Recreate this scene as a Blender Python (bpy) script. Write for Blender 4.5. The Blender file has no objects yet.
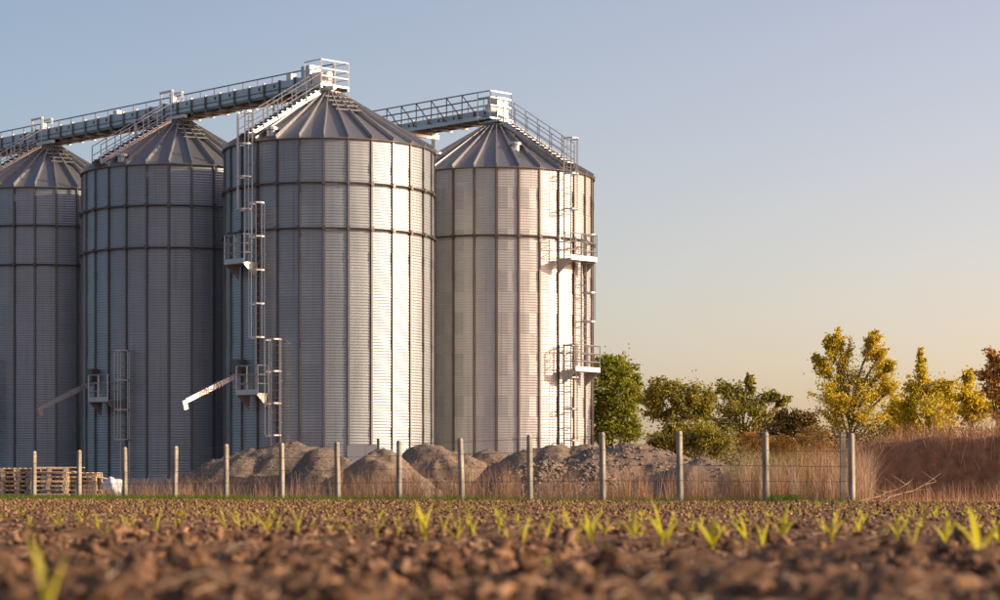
import bpy, math, random
import numpy as np
from mathutils import Vector, Matrix

PI = math.pi
R_ = math.radians
scene = bpy.context.scene
col = scene.collection
random.seed(7)
rng = np.random.default_rng(11)

# ------------------------------------------------------------------ camera
FPX = 2300.0           # focal length in photograph pixels (1000 px wide)
HOR = 491.0            # photograph row of the horizon
CAMH = 0.25
cam_d = bpy.data.cameras.new('camera')
cam = bpy.data.objects.new('camera', cam_d)
col.objects.link(cam)
cam.location = (0, 0, CAMH)
cam.rotation_euler = (R_(90), 0, 0)
cam_d.sensor_width = 36.0
cam_d.lens = FPX / 1000.0 * 36.0
cam_d.shift_y = (HOR - 300.0) / 1000.0
cam_d.clip_start = 0.05
cam_d.clip_end = 20000
cam_d.dof.use_dof = True
cam_d.dof.focus_distance = 80.0
cam_d.dof.aperture_fstop = 3.8
scene.camera = cam

# ------------------------------------------------------------------ light
SUN_AZ = R_(80)        # from the direction towards the camera (-Y), turning to +X
SUN_EL = R_(17)
sdir = Vector((math.sin(SUN_AZ) * math.cos(SUN_EL), -math.cos(SUN_AZ) * math.cos(SUN_EL), math.sin(SUN_EL)))
sun_d = bpy.data.lights.new('sun', 'SUN')
sun_d.energy = 4.3
sun_d.angle = R_(0.5)
sun_d.color = (1.0, 0.79, 0.53)
sun = bpy.data.objects.new('sun', sun_d)
col.objects.link(sun)
sun.rotation_euler = sdir.to_track_quat('Z', 'Y').to_euler()
sun.location = (60, -20, 40)

world = bpy.data.worlds.new('World')
scene.world = world
world.use_nodes = True
wn = world.node_tree.nodes
wl = world.node_tree.links
wn.clear()
sky = wn.new('ShaderNodeTexSky')
sky.sky_type = 'NISHITA'
sky.sun_disc = False
sky.sun_elevation = SUN_EL
sky.sun_rotation = math.atan2(sdir.x, sdir.y)
sky.altitude = 50
sky.air_density = 1.0
sky.dust_density = 1.5
sky.ozone_density = 1.6
tc = wn.new('ShaderNodeTexCoord')
dot = wn.new('ShaderNodeVectorMath'); dot.operation = 'DOT_PRODUCT'
dot.inputs[1].default_value = sdir
wl.new(tc.outputs['Generated'], dot.inputs[0])
mr = wn.new('ShaderNodeMapRange'); mr.interpolation_type = 'SMOOTHSTEP'
mr.inputs['From Min'].default_value = -0.75
mr.inputs['From Max'].default_value = 0.30
wl.new(dot.outputs['Value'], mr.inputs['Value'])
tint = wn.new('ShaderNodeMix'); tint.data_type = 'RGBA'
tint.inputs[6].default_value = (0.63, 0.72, 0.79, 1)
tint.inputs[7].default_value = (1.94, 1.39, 1.27, 1)
wl.new(mr.outputs['Result'], tint.inputs[0])
mul = wn.new('ShaderNodeMix'); mul.data_type = 'RGBA'; mul.blend_type = 'MULTIPLY'
mul.inputs[0].default_value = 1.0
wl.new(sky.outputs[0], mul.inputs[6])
wl.new(tint.outputs[2], mul.inputs[7])
bg = wn.new('ShaderNodeBackground')
bg.inputs['Strength'].default_value = 0.102
wl.new(mul.outputs[2], bg.inputs['Color'])
wo = wn.new('ShaderNodeOutputWorld')
wl.new(bg.outputs[0], wo.inputs['Surface'])

scene.view_settings.view_transform = 'Standard'
scene.view_settings.look = 'None'
scene.view_settings.gamma = 1.0
scene.view_settings.exposure = 0.6
scene.view_settings.use_curve_mapping = False


# ------------------------------------------------------------------ helpers
def at(px, py, Y):
    return Vector(((px - 500.0) * Y / FPX, Y, CAMH + (HOR - py) * Y / FPX))


class MB:
    def __init__(self):
        self.v = []; self.f = []

    def add(self, vs, fs):
        o = len(self.v)
        self.v.extend([tuple(p) for p in vs])
        self.f.extend([tuple(i + o for i in f) for f in fs])
        return self

    def box(self, c, s, m=None):
        hx, hy, hz = s[0] / 2, s[1] / 2, s[2] / 2
        vs = [Vector((x, y, z)) for x in (-hx, hx) for y in (-hy, hy) for z in (-hz, hz)]
        if m is not None:
            vs = [m @ p for p in vs]
        c = Vector(c)
        vs = [p + c for p in vs]
        return self.add(vs, [(0, 1, 3, 2), (4, 6, 7, 5), (0, 4, 5, 1), (2, 3, 7, 6), (0, 2, 6, 4), (1, 5, 7, 3)])

    def bar(self, a, b, w, h, up=(0, 0, 1)):
        a = Vector(a); b = Vector(b); d = (b - a)
        L = d.length; d.normalize()
        up = Vector(up)
        if abs(d.dot(up)) > 0.99:
            up = Vector((1, 0, 0))
        s = d.cross(up).normalized(); u = s.cross(d).normalized()
        m = Matrix((s, d, u)).transposed()
        return self.box((a + b) / 2, (w, L, h), m)

    def tube(self, a, b, r, n=6, r2=None):
        a = Vector(a); b = Vector(b); d = (b - a).normalized()
        up = Vector((0, 0, 1)) if abs(d.z) < 0.95 else Vector((1, 0, 0))
        s = d.cross(up).normalized(); u = s.cross(d)
        r2 = r if r2 is None else r2
        vs = []
        for p, rr in ((a, r), (b, r2)):
            for k in range(n):
                t = 2 * PI * k / n
                vs.append(p + (s * math.cos(t) + u * math.sin(t)) * rr)
        fs = [(k, (k + 1) % n, n + (k + 1) % n, n + k) for k in range(n)]
        fs.append(tuple(range(n - 1, -1, -1))); fs.append(tuple(range(n, 2 * n)))
        return self.add(vs, fs)

    def path(self, pts, r, n=6):
        for a, b in zip(pts[:-1], pts[1:]):
            self.tube(a, b, r, n)
        return self

    def lathe(self, prof, n=48, a0=0.0, a1=2 * PI, close=True):
        full = abs((a1 - a0) - 2 * PI) < 1e-6
        m = n if full else n + 1
        vs = []
        for (r, z) in prof:
            for k in range(m):
                t = a0 + (a1 - a0) * k / n
                vs.append((math.sin(t) * r, -math.cos(t) * r, z))
        fs = []
        for i in range(len(prof) - 1):
            for k in range(n):
                k2 = (k + 1) % m
                fs.append((i * m + k, i * m + k2, (i + 1) * m + k2, (i + 1) * m + k))
        return self.add(vs, fs)

    def mesh(self, name, mat, smooth=False):
        me = bpy.data.meshes.new(name)
        me.from_pydata(self.v, [], self.f)
        me.materials.append(mat)
        if smooth:
            me.shade_smooth()
        me.update()
        return me

    def build(self, name, mat, parent=None, smooth=False):
        return link(name, self.mesh(name, mat, smooth), parent)


def link(name, me, parent=None, matrix=None):
    o = bpy.data.objects.new(name, me)
    col.objects.link(o)
    if parent is not None:
        o.parent = parent
    if matrix is not None:
        o.matrix_local = matrix
    return o


def tag(o, label=None, cat=None, group=None, kind=None):
    if label: o['label'] = label
    if cat: o['category'] = cat
    if group: o['group'] = group
    if kind: o['kind'] = kind
    return o


def empty(name, loc, rz=0.0):
    o = bpy.data.objects.new(name, None)
    col.objects.link(o)
    o.location = loc
    o.rotation_euler = (0, 0, rz)
    o.empty_display_size = 0.2
    return o


def np_mesh(name, verts, faces, mat, smooth=False):
    """verts (n,3) array, faces (m,k) array with constant k"""
    me = bpy.data.meshes.new(name)
    verts = np.asarray(verts, dtype=np.float32); faces = np.asarray(faces, dtype=np.int32)
    k = faces.shape[1]
    me.vertices.add(len(verts)); me.vertices.foreach_set('co', verts.ravel())
    me.loops.add(faces.size); me.loops.foreach_set('vertex_index', faces.ravel())
    me.polygons.add(len(faces))
    me.polygons.foreach_set('loop_start', np.arange(0, faces.size, k, dtype=np.int32))
    me.polygons.foreach_set('loop_total', np.full(len(faces), k, dtype=np.int32))
    me.update(calc_edges=True)
    me.materials.append(mat)
    if smooth:
        me.shade_smooth()
    return me


# value noise, numpy
_tab = rng.random((256, 256))
def vnoise(x, y):
    xi = np.floor(x).astype(int); yi = np.floor(y).astype(int)
    fx = x - xi; fy = y - yi
    fx = fx * fx * (3 - 2 * fx); fy = fy * fy * (3 - 2 * fy)
    a = _tab[xi % 256, yi % 256]; b = _tab[(xi + 1) % 256, yi % 256]
    c = _tab[xi % 256, (yi + 1) % 256]; d = _tab[(xi + 1) % 256, (yi + 1) % 256]
    return (a * (1 - fx) + b * fx) * (1 - fy) + (c * (1 - fx) + d * fx) * fy - 0.5
def fbm(x, y, o=4, g=0.5):
    s = 0; a = 1.0
    for k in range(o):
        s = s + a * vnoise(x * 2 ** k + 17.3 * k, y * 2 ** k + 5.1 * k); a *= g
    return s


# ------------------------------------------------------------------ materials
def new_mat(name):
    m = bpy.data.materials.new(name); m.use_nodes = True
    nt = m.node_tree
    b = nt.nodes['Principled BSDF']
    return m, nt, b


def ramp(nt, fac, stops):
    r = nt.nodes.new('ShaderNodeValToRGB')
    while len(r.color_ramp.elements) < len(stops):
        r.color_ramp.elements.new(0.5)
    for e, (p, c) in zip(r.color_ramp.elements, stops):
        e.position = p; e.color = (*c, 1)
    nt.links.new(fac, r.inputs[0])
    return r.outputs[0]


def noise(nt, scale, vec=None, detail=4, rough=0.55, sc=None):
    n = nt.nodes.new('ShaderNodeTexNoise')
    n.inputs['Scale'].default_value = scale
    n.inputs['Detail'].default_value = detail
    n.inputs['Roughness'].default_value = rough
    if vec is None:
        g = nt.nodes.new('ShaderNodeNewGeometry'); vec = g.outputs['Position']
    if sc is not None:
        mp = nt.nodes.new('ShaderNodeMapping'); mp.inputs['Scale'].default_value = sc
        nt.links.new(vec, mp.inputs[0]); vec = mp.outputs[0]
    nt.links.new(vec, n.inputs['Vector'])
    return n.outputs['Fac']


def math_n(nt, op, a, b):
    n = nt.nodes.new('ShaderNodeMath'); n.operation = op
    for i, x in enumerate((a, b)):
        if isinstance(x, (int, float)): n.inputs[i].default_value = x
        else: nt.links.new(x, n.inputs[i])
    return n.outputs[0]


def bump(nt, b, h, strength, dist):
    bp = nt.nodes.new('ShaderNodeBump')
    bp.inputs['Strength'].default_value = strength
    bp.inputs['Distance'].default_value = dist
    nt.links.new(h, bp.inputs['Height'])
    nt.links.new(bp.outputs[0], b.inputs['Normal'])


def steel(name, base, rough, metal, var=0.12, streak=0.25):
    m, nt, b = new_mat(name)
    oi = nt.nodes.new('ShaderNodeObjectInfo')
    st = noise(nt, 1.0, sc=(5, 5, 0.35), detail=5)
    bl = noise(nt, 0.7, detail=3)
    f = math_n(nt, 'MULTIPLY_ADD', oi.outputs['Random'], var * 2)
    f.node.inputs[2].default_value = 1 - var - streak * 0.5 - 0.07
    f2 = math_n(nt, 'MULTIPLY_ADD', st, streak); nt.links.new(f, f2.node.inputs[2])
    f3 = math_n(nt, 'MULTIPLY_ADD', bl, 0.15); nt.links.new(f2, f3.node.inputs[2])
    mx = nt.nodes.new('ShaderNodeMix'); mx.data_type = 'RGBA'; mx.blend_type = 'MULTIPLY'
    mx.inputs[0].default_value = 1
    mx.inputs[6].default_value = (*base, 1)
    cr = nt.nodes.new('ShaderNodeCombineColor')
    for i in range(3): nt.links.new(f3, cr.inputs[i])
    nt.links.new(cr.outputs[0], mx.inputs[7])
    # faint brown dirt runs down the sheets
    run = noise(nt, 1.0, sc=(9, 9, 0.14), detail=3)
    rf = nt.nodes.new('ShaderNodeMapRange')
    rf.inputs['From Min'].default_value = 0.56; rf.inputs['From Max'].default_value = 0.74
    rf.inputs['To Max'].default_value = 0.45
    nt.links.new(run, rf.inputs['Value'])
    m2 = nt.nodes.new('ShaderNodeMix'); m2.data_type = 'RGBA'
    nt.links.new(rf.outputs['Result'], m2.inputs[0])
    nt.links.new(mx.outputs[2], m2.inputs[6])
    m2.inputs[7].default_value = (base[0] * 0.62, base[1] * 0.50, base[2] * 0.40, 1)
    nt.links.new(m2.outputs[2], b.inputs['Base Color'])
    b.inputs['Metallic'].default_value = metal
    rr = math_n(nt, 'MULTIPLY_ADD', st, 0.2); rr.node.inputs[2].default_value = rough - 0.1
    nt.links.new(rr, b.inputs['Roughness'])
    return m


def plain(name, c1, c2, rough=0.8, scale=6.0, metal=0.0, bs=0.0, bd=0.01, sc=None, detail=5, island=False):
    m, nt, b = new_mat(name)
    n = noise(nt, scale, detail=detail, sc=sc)
    if island:
        g = nt.nodes.new('ShaderNodeNewGeometry')
        n = math_n(nt, 'ADD', math_n(nt, 'MULTIPLY', n, 0.4), math_n(nt, 'MULTIPLY', g.outputs['Random Per Island'], 0.6))
        nt.links.new(ramp(nt, n, [(0.1, c1), (0.9, c2)]), b.inputs['Base Color'])
    else:
        nt.links.new(ramp(nt, n, [(0.3, c1), (0.7, c2)]), b.inputs['Base Color'])
    b.inputs['Roughness'].default_value = rough
    b.inputs['Metallic'].default_value = metal
    if bs: bump(nt, b, n, bs, bd)
    return m


def leaf_mat(name, stops, trans=0.45, scale=1.2, spec=0.3):
    m, nt, b = new_mat(name)
    g = nt.nodes.new('ShaderNodeNewGeometry')
    n = noise(nt, scale, detail=3)
    f = math_n(nt, 'ADD', math_n(nt, 'MULTIPLY', n, 0.6), math_n(nt, 'MULTIPLY', g.outputs['Random Per Island'], 0.4))
    c = ramp(nt, f, stops)
    nt.links.new(c, b.inputs['Base Color'])
    b.inputs['Roughness'].default_value = 0.55
    b.inputs['Specular IOR Level'].default_value = spec
    t = nt.nodes.new('ShaderNodeBsdfTranslucent')
    nt.links.new(c, t.inputs['Color'])
    mx = nt.nodes.new('ShaderNodeMixShader'); mx.inputs[0].default_value = trans
    nt.links.new(b.outputs[0], mx.inputs[1]); nt.links.new(t.outputs[0], mx.inputs[2])
    nt.links.new(mx.outputs[0], nt.nodes['Material Output'].inputs['Surface'])
    return m


M = {}
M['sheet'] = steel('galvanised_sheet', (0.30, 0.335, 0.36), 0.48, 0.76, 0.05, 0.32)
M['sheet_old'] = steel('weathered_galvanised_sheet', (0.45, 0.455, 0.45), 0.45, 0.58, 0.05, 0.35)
M['roof'] = steel('roof_sheet', (0.29, 0.29, 0.295), 0.5, 0.8, 0.06, 0.2)
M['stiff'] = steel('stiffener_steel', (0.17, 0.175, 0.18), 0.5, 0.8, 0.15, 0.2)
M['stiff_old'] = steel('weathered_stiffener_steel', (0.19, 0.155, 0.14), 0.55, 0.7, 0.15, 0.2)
M['ring'] = steel('wind_ring_steel', (0.12, 0.11, 0.105), 0.5, 0.8, 0.1, 0.2)
M['galv'] = steel('bright_galvanised_steel', (0.42, 0.42, 0.42), 0.42, 0.7, 0.1, 0.15)
M['trough'] = steel('conveyor_trough_steel', (0.44, 0.455, 0.47), 0.5, 0.6, 0.1, 0.25)
M['dark'] = steel('dark_steel', (0.10, 0.10, 0.10), 0.5, 0.6, 0.1, 0.2)
M['white'] = plain('white_paint', (0.60, 0.59, 0.57), (0.72, 0.71, 0.69), 0.45, 3)
M['concrete'] = plain('concrete', (0.30, 0.29, 0.28), (0.42, 0.41, 0.39), 0.9, 3, bs=0.3)
M['post'] = plain('weathered_concrete_post', (0.15, 0.13, 0.105), (0.40, 0.355, 0.29), 0.9, 4, bs=0.6, sc=(1, 1, 0.45), detail=8)
M['wire'] = plain('rusty_wire', (0.20, 0.16, 0.13), (0.30, 0.26, 0.22), 0.6, 4, metal=0.6)
M['wood'] = plain('pallet_wood', (0.36, 0.26, 0.17), (0.58, 0.45, 0.31), 0.85, 4, sc=(1, 1, 3), detail=8)
M['wood_b'] = plain('greyed_pallet_wood', (0.30, 0.23, 0.17), (0.47, 0.38, 0.29), 0.85, 4, sc=(1, 1, 3), detail=8)
M['plank'] = plain('fresh_plank_wood', (0.50, 0.40, 0.27), (0.66, 0.55, 0.39), 0.8, 5, detail=8)
M['bag'] = plain('white_plastic_sack', (0.50, 0.50, 0.50), (0.72, 0.71, 0.70), 0.4, 9)
M['bark'] = plain('bark', (0.07, 0.055, 0.04), (0.15, 0.12, 0.09), 0.95, 8, bs=0.5)
M['deadwood'] = plain('dead_wood', (0.20, 0.13, 0.085), (0.36, 0.25, 0.17), 0.9, 8)
SOIL = [(0.28, (0.065, 0.037, 0.022)), (0.50, (0.150, 0.084, 0.047)), (0.70, (0.38, 0.225, 0.130))]
def soil_mat(name, sc, island):
    m, nt, b = new_mat(name)
    n = noise(nt, sc, detail=8, rough=0.65)
    n2 = noise(nt, 0.35, detail=3)
    f = math_n(nt, 'ADD', math_n(nt, 'MULTIPLY', n, 0.7), math_n(nt, 'MULTIPLY', n2, 0.3))
    if island:
        g = nt.nodes.new('ShaderNodeNewGeometry')
        f = math_n(nt, 'ADD', math_n(nt, 'MULTIPLY', f, 0.7), math_n(nt, 'MULTIPLY', g.outputs['Random Per Island'], 0.32))
    nt.links.new(ramp(nt, f, SOIL), b.inputs['Base Color'])
    b.inputs['Roughness'].default_value = 0.95
    b.inputs['Specular IOR Level'].default_value = 0.15
    h = noise(nt, 60, detail=6, rough=0.7)
    bump(nt, b, h, 0.7, 0.012)
    return m
M['soil'] = soil_mat('ploughed_soil', 6, False)
M['clod'] = soil_mat('soil_clods', 9, True)
M['land'] = plain('distant_land', (0.06, 0.055, 0.03), (0.10, 0.085, 0.05), 0.95, 0.05, detail=6)
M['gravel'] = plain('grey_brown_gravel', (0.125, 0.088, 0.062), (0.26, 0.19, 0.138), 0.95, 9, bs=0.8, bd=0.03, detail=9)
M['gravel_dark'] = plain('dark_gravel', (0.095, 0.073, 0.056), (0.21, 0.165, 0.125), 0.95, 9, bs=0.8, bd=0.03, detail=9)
M['sandy'] = plain('sandy_spoil', (0.14, 0.10, 0.07), (0.25, 0.185, 0.13), 0.95, 6, bs=0.8, bd=0.04, detail=9)
M['stone'] = plain('rubble_stones', (0.09, 0.07, 0.055), (0.28, 0.22, 0.175), 0.9, 8, island=True)
M['bank'] = plain('earth_bank', (0.20, 0.075, 0.03), (0.42, 0.19, 0.085), 0.95, 3, bs=1.0, bd=0.08, detail=8)  # orange of the warm haze put into the soil colour
M['dry'] = leaf_mat('dry_grass', [(0.15, (0.16, 0.085, 0.045)), (0.5, (0.34, 0.20, 0.12)), (0.85, (0.55, 0.40, 0.26))], 0.3, 1.0)
M['dry_glow_tint'] = leaf_mat('glow_tinted_dry_grass', [(0.15, (0.20, 0.085, 0.04)), (0.5, (0.44, 0.24, 0.12)), (0.85, (0.70, 0.46, 0.26))], 0.3, 1.0)  # tan grass with the right side's warm glow painted in as red
M['pale'] = leaf_mat('pale_dry_reed', [(0.2, (0.40, 0.28, 0.18)), (0.8, (0.66, 0.52, 0.37))], 0.3, 1.0)
M['green'] = leaf_mat('green_grass', [(0.2, (0.09, 0.14, 0.015)), (0.8, (0.24, 0.29, 0.04))], 0.5, 2.0)
M['weed'] = leaf_mat('green_weed', [(0.2, (0.16, 0.14, 0.03)), (0.8, (0.42, 0.33, 0.10))], 0.4, 2.0)
M['maize'] = leaf_mat('maize_leaf', [(0.2, (0.30, 0.33, 0.02)), (0.5, (0.50, 0.47, 0.035)), (0.85, (0.66, 0.58, 0.10))], 0.6, 9.0, 0.4)
M['leaf_a'] = leaf_mat('green_tree_leaf', [(0.25, (0.11, 0.14, 0.014)), (0.55, (0.28, 0.30, 0.03)), (0.8, (0.50, 0.43, 0.06))], 0.5)
M['leaf_b'] = leaf_mat('olive_tree_leaf', [(0.25, (0.12, 0.13, 0.018)), (0.55, (0.32, 0.29, 0.04)), (0.8, (0.55, 0.42, 0.08))], 0.5)
M['leaf_c'] = leaf_mat('golden_tree_leaf', [(0.15, (0.30, 0.29, 0.016)), (0.5, (0.60, 0.49, 0.03)), (0.85, (0.90, 0.68, 0.12))], 0.68)
M['leaf_d'] = leaf_mat('rusty_tree_leaf', [(0.2, (0.36, 0.20, 0.04)), (0.8, (0.75, 0.46, 0.12))], 0.5)
M['leaf_e'] = leaf_mat('dark_hedge_leaf', [(0.2, (0.09, 0.07, 0.02)), (0.8, (0.26, 0.18, 0.05))], 0.35)

# ------------------------------------------------------------------ ground and field
FD = Vector((0.719, -0.695, 0))        # direction of fence and crop rows
FN = Vector((-0.695, -0.719, 0))       # towards the camera side of the fence
def rowcoord(x, y):                    # distance across the rows
    return -0.695 * x - 0.719 * y

def gheight(x, y):
    u = 0.719 * x - 0.695 * y; v = rowcoord(x, y)
    near = np.clip((9.5 - y) / 2.5, 0, 1)
    h = (0.035 + 0.055 * near) * fbm(u * 0.9, v * 2.0, 3) + (0.03 + 0.015 * near) * fbm(x * 5 + 40, y * 5, 3) + (0.032 + 0.02 * near) * np.abs(fbm(x * 11, y * 11 + 9, 4, 0.62))
    fade = np.clip((y - 16) / 10, 0, 1)
    return h * (1 - 0.5 * fade) - 0.002

# far land: one sheet to the horizon
g = MB()
g.add([(-9000, -40, -0.10), (9000, -40, -0.10), (9000, 12000, -0.10), (-9000, 12000, -0.10)], [(0, 1, 2, 3)])
tag(g.build('ground', M['land']), kind='structure')

# yard: a slab of packed earth that carries silos, piles and fence
g = MB()
g.box((0, 110, -0.06), (150, 120, 0.05))
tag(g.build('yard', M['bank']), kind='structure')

# the ploughed field, a displaced grid, denser near the camera
ys = np.concatenate([np.linspace(3.2, 16, 420), np.linspace(16.1, 62, 260), np.linspace(62.4, 84, 40)])
us = np.linspace(-1, 1, 330)
Yg, Ug = np.meshgrid(ys, us, indexing='ij')
Xg = Ug * (0.6 + Yg * 0.30)
Zg = gheight(Xg, Yg)
# the field ends on the fence line; beyond it sinks under the yard
edge = 0.719 * Yg + 0.695 * Xg - (0.719 * 72.6 + 0.695 * -15.6)
Zg = np.where(edge > 0, -0.005 + 0.4 * np.clip(Zg, -0.02, 0.03), Zg)
n0, n1 = Yg.shape
idx = np.arange(n0 * n1).reshape(n0, n1)
fc = np.stack([idx[:-1, :-1], idx[:-1, 1:], idx[1:, 1:], idx[1:, :-1]], -1).reshape(-1, 4)
tag(link('field', np_mesh('field', np.stack([Xg, Yg, Zg], -1).reshape(-1, 3), fc, M['soil'], True)), kind='structure')


def ico(sub):
    t = (1 + 5 ** 0.5) / 2
    v = [(-1, t, 0), (1, t, 0), (-1, -t, 0), (1, -t, 0), (0, -1, t), (0, 1, t), (0, -1, -t), (0, 1, -t), (t, 0, -1), (t, 0, 1), (-t, 0, -1), (-t, 0, 1)]
    f = [(0, 11, 5), (0, 5, 1), (0, 1, 7), (0, 7, 10), (0, 10, 11), (1, 5, 9), (5, 11, 4), (11, 10, 2), (10, 7, 6), (7, 1, 8), (3, 9, 4), (3, 4, 2), (3, 2, 6), (3, 6, 8), (3, 8, 9), (4, 9, 5), (2, 4, 11), (6, 2, 10), (8, 6, 7), (9, 8, 1)]
    v = [Vector(p).normalized() for p in v]
    for _ in range(sub):
        cache = {}; nf = []
        def mid(a, b):
            k = (min(a, b), max(a, b))
            if k not in cache:
                cache[k] = len(v); v.append(((v[a] + v[b]) / 2).normalized())
            return cache[k]
        for a, b, c in f:
            ab, bc, ca = mid(a, b), mid(b, c), mid(c, a)
            nf += [(a, ab, ca), (b, bc, ab), (c, ca, bc), (ab, bc, ca)]
        f = nf
    return np.array([tuple(p) for p in v]), np.array(f)


def scatter_lumps(name, pts, size, mat, sub, rough=0.28, flat=0.75, parent=None, smooth=True, seed=1):
    r = np.random.default_rng(seed)
    bv, bf = ico(sub)
    n = len(pts)
    V = np.repeat(bv[None], n, 0)
    # lumpy deformation: a few random directions push and pull
    for k in range(4 + 4 * sub):
        d = r.normal(size=(n, 3)); d /= np.linalg.norm(d, axis=1)[:, None]
        q = np.einsum('nvc,nc->nv', V, d)
        hf = 1.0 if k < 4 else 2.2
        V = V * (1 + (rough / hf * r.uniform(-1, 1, (n, 1)) * np.sin(q * r.uniform(2, 5, (n, 1)) * hf + r.uniform(0, 6, (n, 1))))[..., None])
    if sub > 0:
        V = V * (1 + r.uniform(-rough * 0.3, rough * 0.3, (n, len(bv)))[..., None])
    sc = size[:, None] * r.uniform(0.7, 1.3, (n, 3)); sc[:, 2] *= flat
    V = V * sc[:, None, :]
    a = r.uniform(0, 2 * PI, n); ca, sa = np.cos(a)[:, None], np.sin(a)[:, None]
    x = V[..., 0] * ca - V[..., 1] * sa; y = V[..., 0] * sa + V[..., 1] * ca
    V = np.stack([x, y, V[..., 2]], -1) + pts[:, None, :]
    F = (bf[None] + (np.arange(n) * len(bv))[:, None, None]).reshape(-1, 3)
    o = link(name, np_mesh(name, V.reshape(-1, 3), F, mat, smooth), parent)
    return o


def frustum_pts(n, y0, y1, r, power=1.0, margin=0.25):
    t = r.random(n) ** power
    y = y0 + (y1 - y0) * t
    x = r.uniform(-1, 1, n) * (y * 0.2174 + margin)
    return x, y

r1 = np.random.default_rng(3)
x, y = frustum_pts(42000, 3.6, 16, r1, 0.8)
keep = fbm(x * 2.1 + 3, y * 1.5, 3) + r1.normal(0, 0.25, 42000) > 0.10
x, y = x[keep], y[keep]
s = 0.0025 + 0.006 * r1.random(len(x)) ** 2
p = np.stack([x, y, gheight(x, y) + s * 0.2], -1)
tag(scatter_lumps('soil_crumbs', p, s, M['clod'], 0, 0.3, 0.8, smooth=False, seed=4), 'fine dry soil crumbs between the foreground clods', 'soil crumbs', kind='stuff')
x, y = frustum_pts(11000, 3.6, 14.5, r1, 0.8)
keep = fbm(x * 2.1 + 3, y * 1.5, 3) + r1.normal(0, 0.20, 11000) > 0.16
x, y = x[keep], y[keep]
s = 0.006 + 0.030 * r1.random(len(x)) ** 3.2
p = np.stack([x, y, gheight(x, y) + s * 0.1], -1)
tag(scatter_lumps('near_soil_clods', p, s, M['clod'], 2, 0.40, 0.75, smooth=False, seed=5), 'crumbly brown soil clods strewn over the ploughed foreground', 'soil clods', kind='stuff')
x, y = frustum_pts(30000, 14, 50, r1, 0.75)
s = 0.007 + 0.022 * r1.random(30000) ** 3
p = np.stack([x, y, gheight(x, y) + s * 0.25], -1)
keep = (0.719 * y + 0.695 * x) < (0.719 * 72.2 + 0.695 * -15.6)
tag(scatter_lumps('distant_soil_clods', p[keep], s[keep], M['clod'], 0, 0.3, 0.8, smooth=False, seed=6), 'fine brown soil crumbs across the middle of the field', 'soil clods', kind='stuff')
x, y = frustum_pts(22000, 40, 72, r1, 1.0, 1.0)
s = 0.012 + 0.03 * r1.random(22000) ** 2.5
p = np.stack([x, y, gheight(x, y) + s * 0.25], -1)
keep = (0.719 * y + 0.695 * x) < (0.719 * 72.2 + 0.695 * -15.6)
tag(scatter_lumps('far_soil_clods', p[keep], s[keep], M['clod'], 0, 0.3, 0.8, smooth=False, seed=8), 'far brown soil crumbs towards the fence', 'soil clods', kind='stuff')

# straw and stubble bits lying on the soil
x, y = frustum_pts(2600, 3.8, 40, r1, 1.3)
mbs = MB()
for i in range(2600):
    zc = float(gheight(x[i:i + 1], y[i:i + 1])[0]) + 0.012
    a = r1.uniform(0, PI); L = r1.uniform(0.015, 0.05); t = r1.uniform(-0.01, 0.015)
    d = Vector((math.cos(a) * L, math.sin(a) * L, t))
    mbs.bar(Vector((x[i], y[i], zc)) - d, Vector((x[i], y[i], zc)) + d, 0.003, 0.0025)
tag(mbs.build('straw_bits', M['pale']), 'short pale straw bits scattered on the soil', 'straw', kind='stuff')

# ------------------------------------------------------------------ grain silos
RS = 4.2; NCOL = 28; NT = 15; Z0 = 0.75; TH = 0.878; ZE = Z0 + NT * TH
HALF = PI / NCOL
def radial(az, r, z):
    return Vector((math.sin(az) * r, -math.cos(az) * r, z))
def rotz(a): return Matrix.Rotation(a, 4, 'Z')

def sheet_mesh(mat, name):
    rows = 8 * 6
    vs = []; fs = []
    for j in range(rows + 1):
        z = TH * j / rows
        for k, a in enumerate((-HALF, -HALF / 2, 0, HALF / 2, HALF)):
            sag = RS * (1 - math.cos(HALF)) * (1 - (a / HALF) ** 2)
            r = RS * math.cos(HALF) / math.cos(a) + 0.55 * sag + 0.0065 * math.sin(2 * PI * 8 * j / rows) + 0.0025 * k
            vs.append(radial(a, r, z))
    for j in range(rows):
        for k in range(4):
            o = j * 5 + k
            fs.append((o, o + 1, o + 6, o + 5))
    return MB().add(vs, fs).mesh(name, mat, True)

def stiff_mesh(mat, name):
    # hat-section upright with a narrow flange either side
    mb = MB()
    mb.box((0, -(RS + 0.035), (ZE + Z0) / 2), (0.058, 0.075, ZE - Z0 - 0.004))
    for sx in (-1, 1):
        mb.box((sx * 0.045, -(RS + 0.014), (ZE + Z0) / 2), (0.032, 0.016, ZE - Z0 - 0.05))
    for k in range(4):     # splice plates
        mb.box((0, -(RS + 0.076), Z0 + 1.8 + 3.4 * k), (0.08, 0.012, 0.34))
    return mb.mesh(name, mat)

APEX = 16.2; REAVE = 4.30; RCAP = 0.46; ZR = ZE - 0.03
def roof_panel_mesh(mat):
    h = HALF
    vs = []; fs = []
    th = 0.012
    for (r, z) in ((REAVE, ZR), (REAVE * 0.66 + RCAP * 0.34, ZR + (APEX - ZR) * 0.34), (REAVE * 0.33 + RCAP * 0.67, ZR + (APEX - ZR) * 0.67), (RCAP, APEX)):
        for a in (-h, h):
            p = radial(a, r, z); vs.append(p); vs.append(p - Vector((0, 0, th)))
    for i in range(3):
        o = i * 4
        fs += [(o, o + 2, o + 6, o + 4), (o + 1, o + 5, o + 7, o + 3)]
    fs += [(0, 1, 3, 2), (12, 14, 15, 13), (0, 4, 5, 1), (4, 8, 9, 5), (8, 12, 13, 9), (2, 3, 7, 6), (6, 7, 11, 10), (10, 11, 15, 14)]
    return MB().add(vs, fs).mesh('roof_panel', mat)
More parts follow.
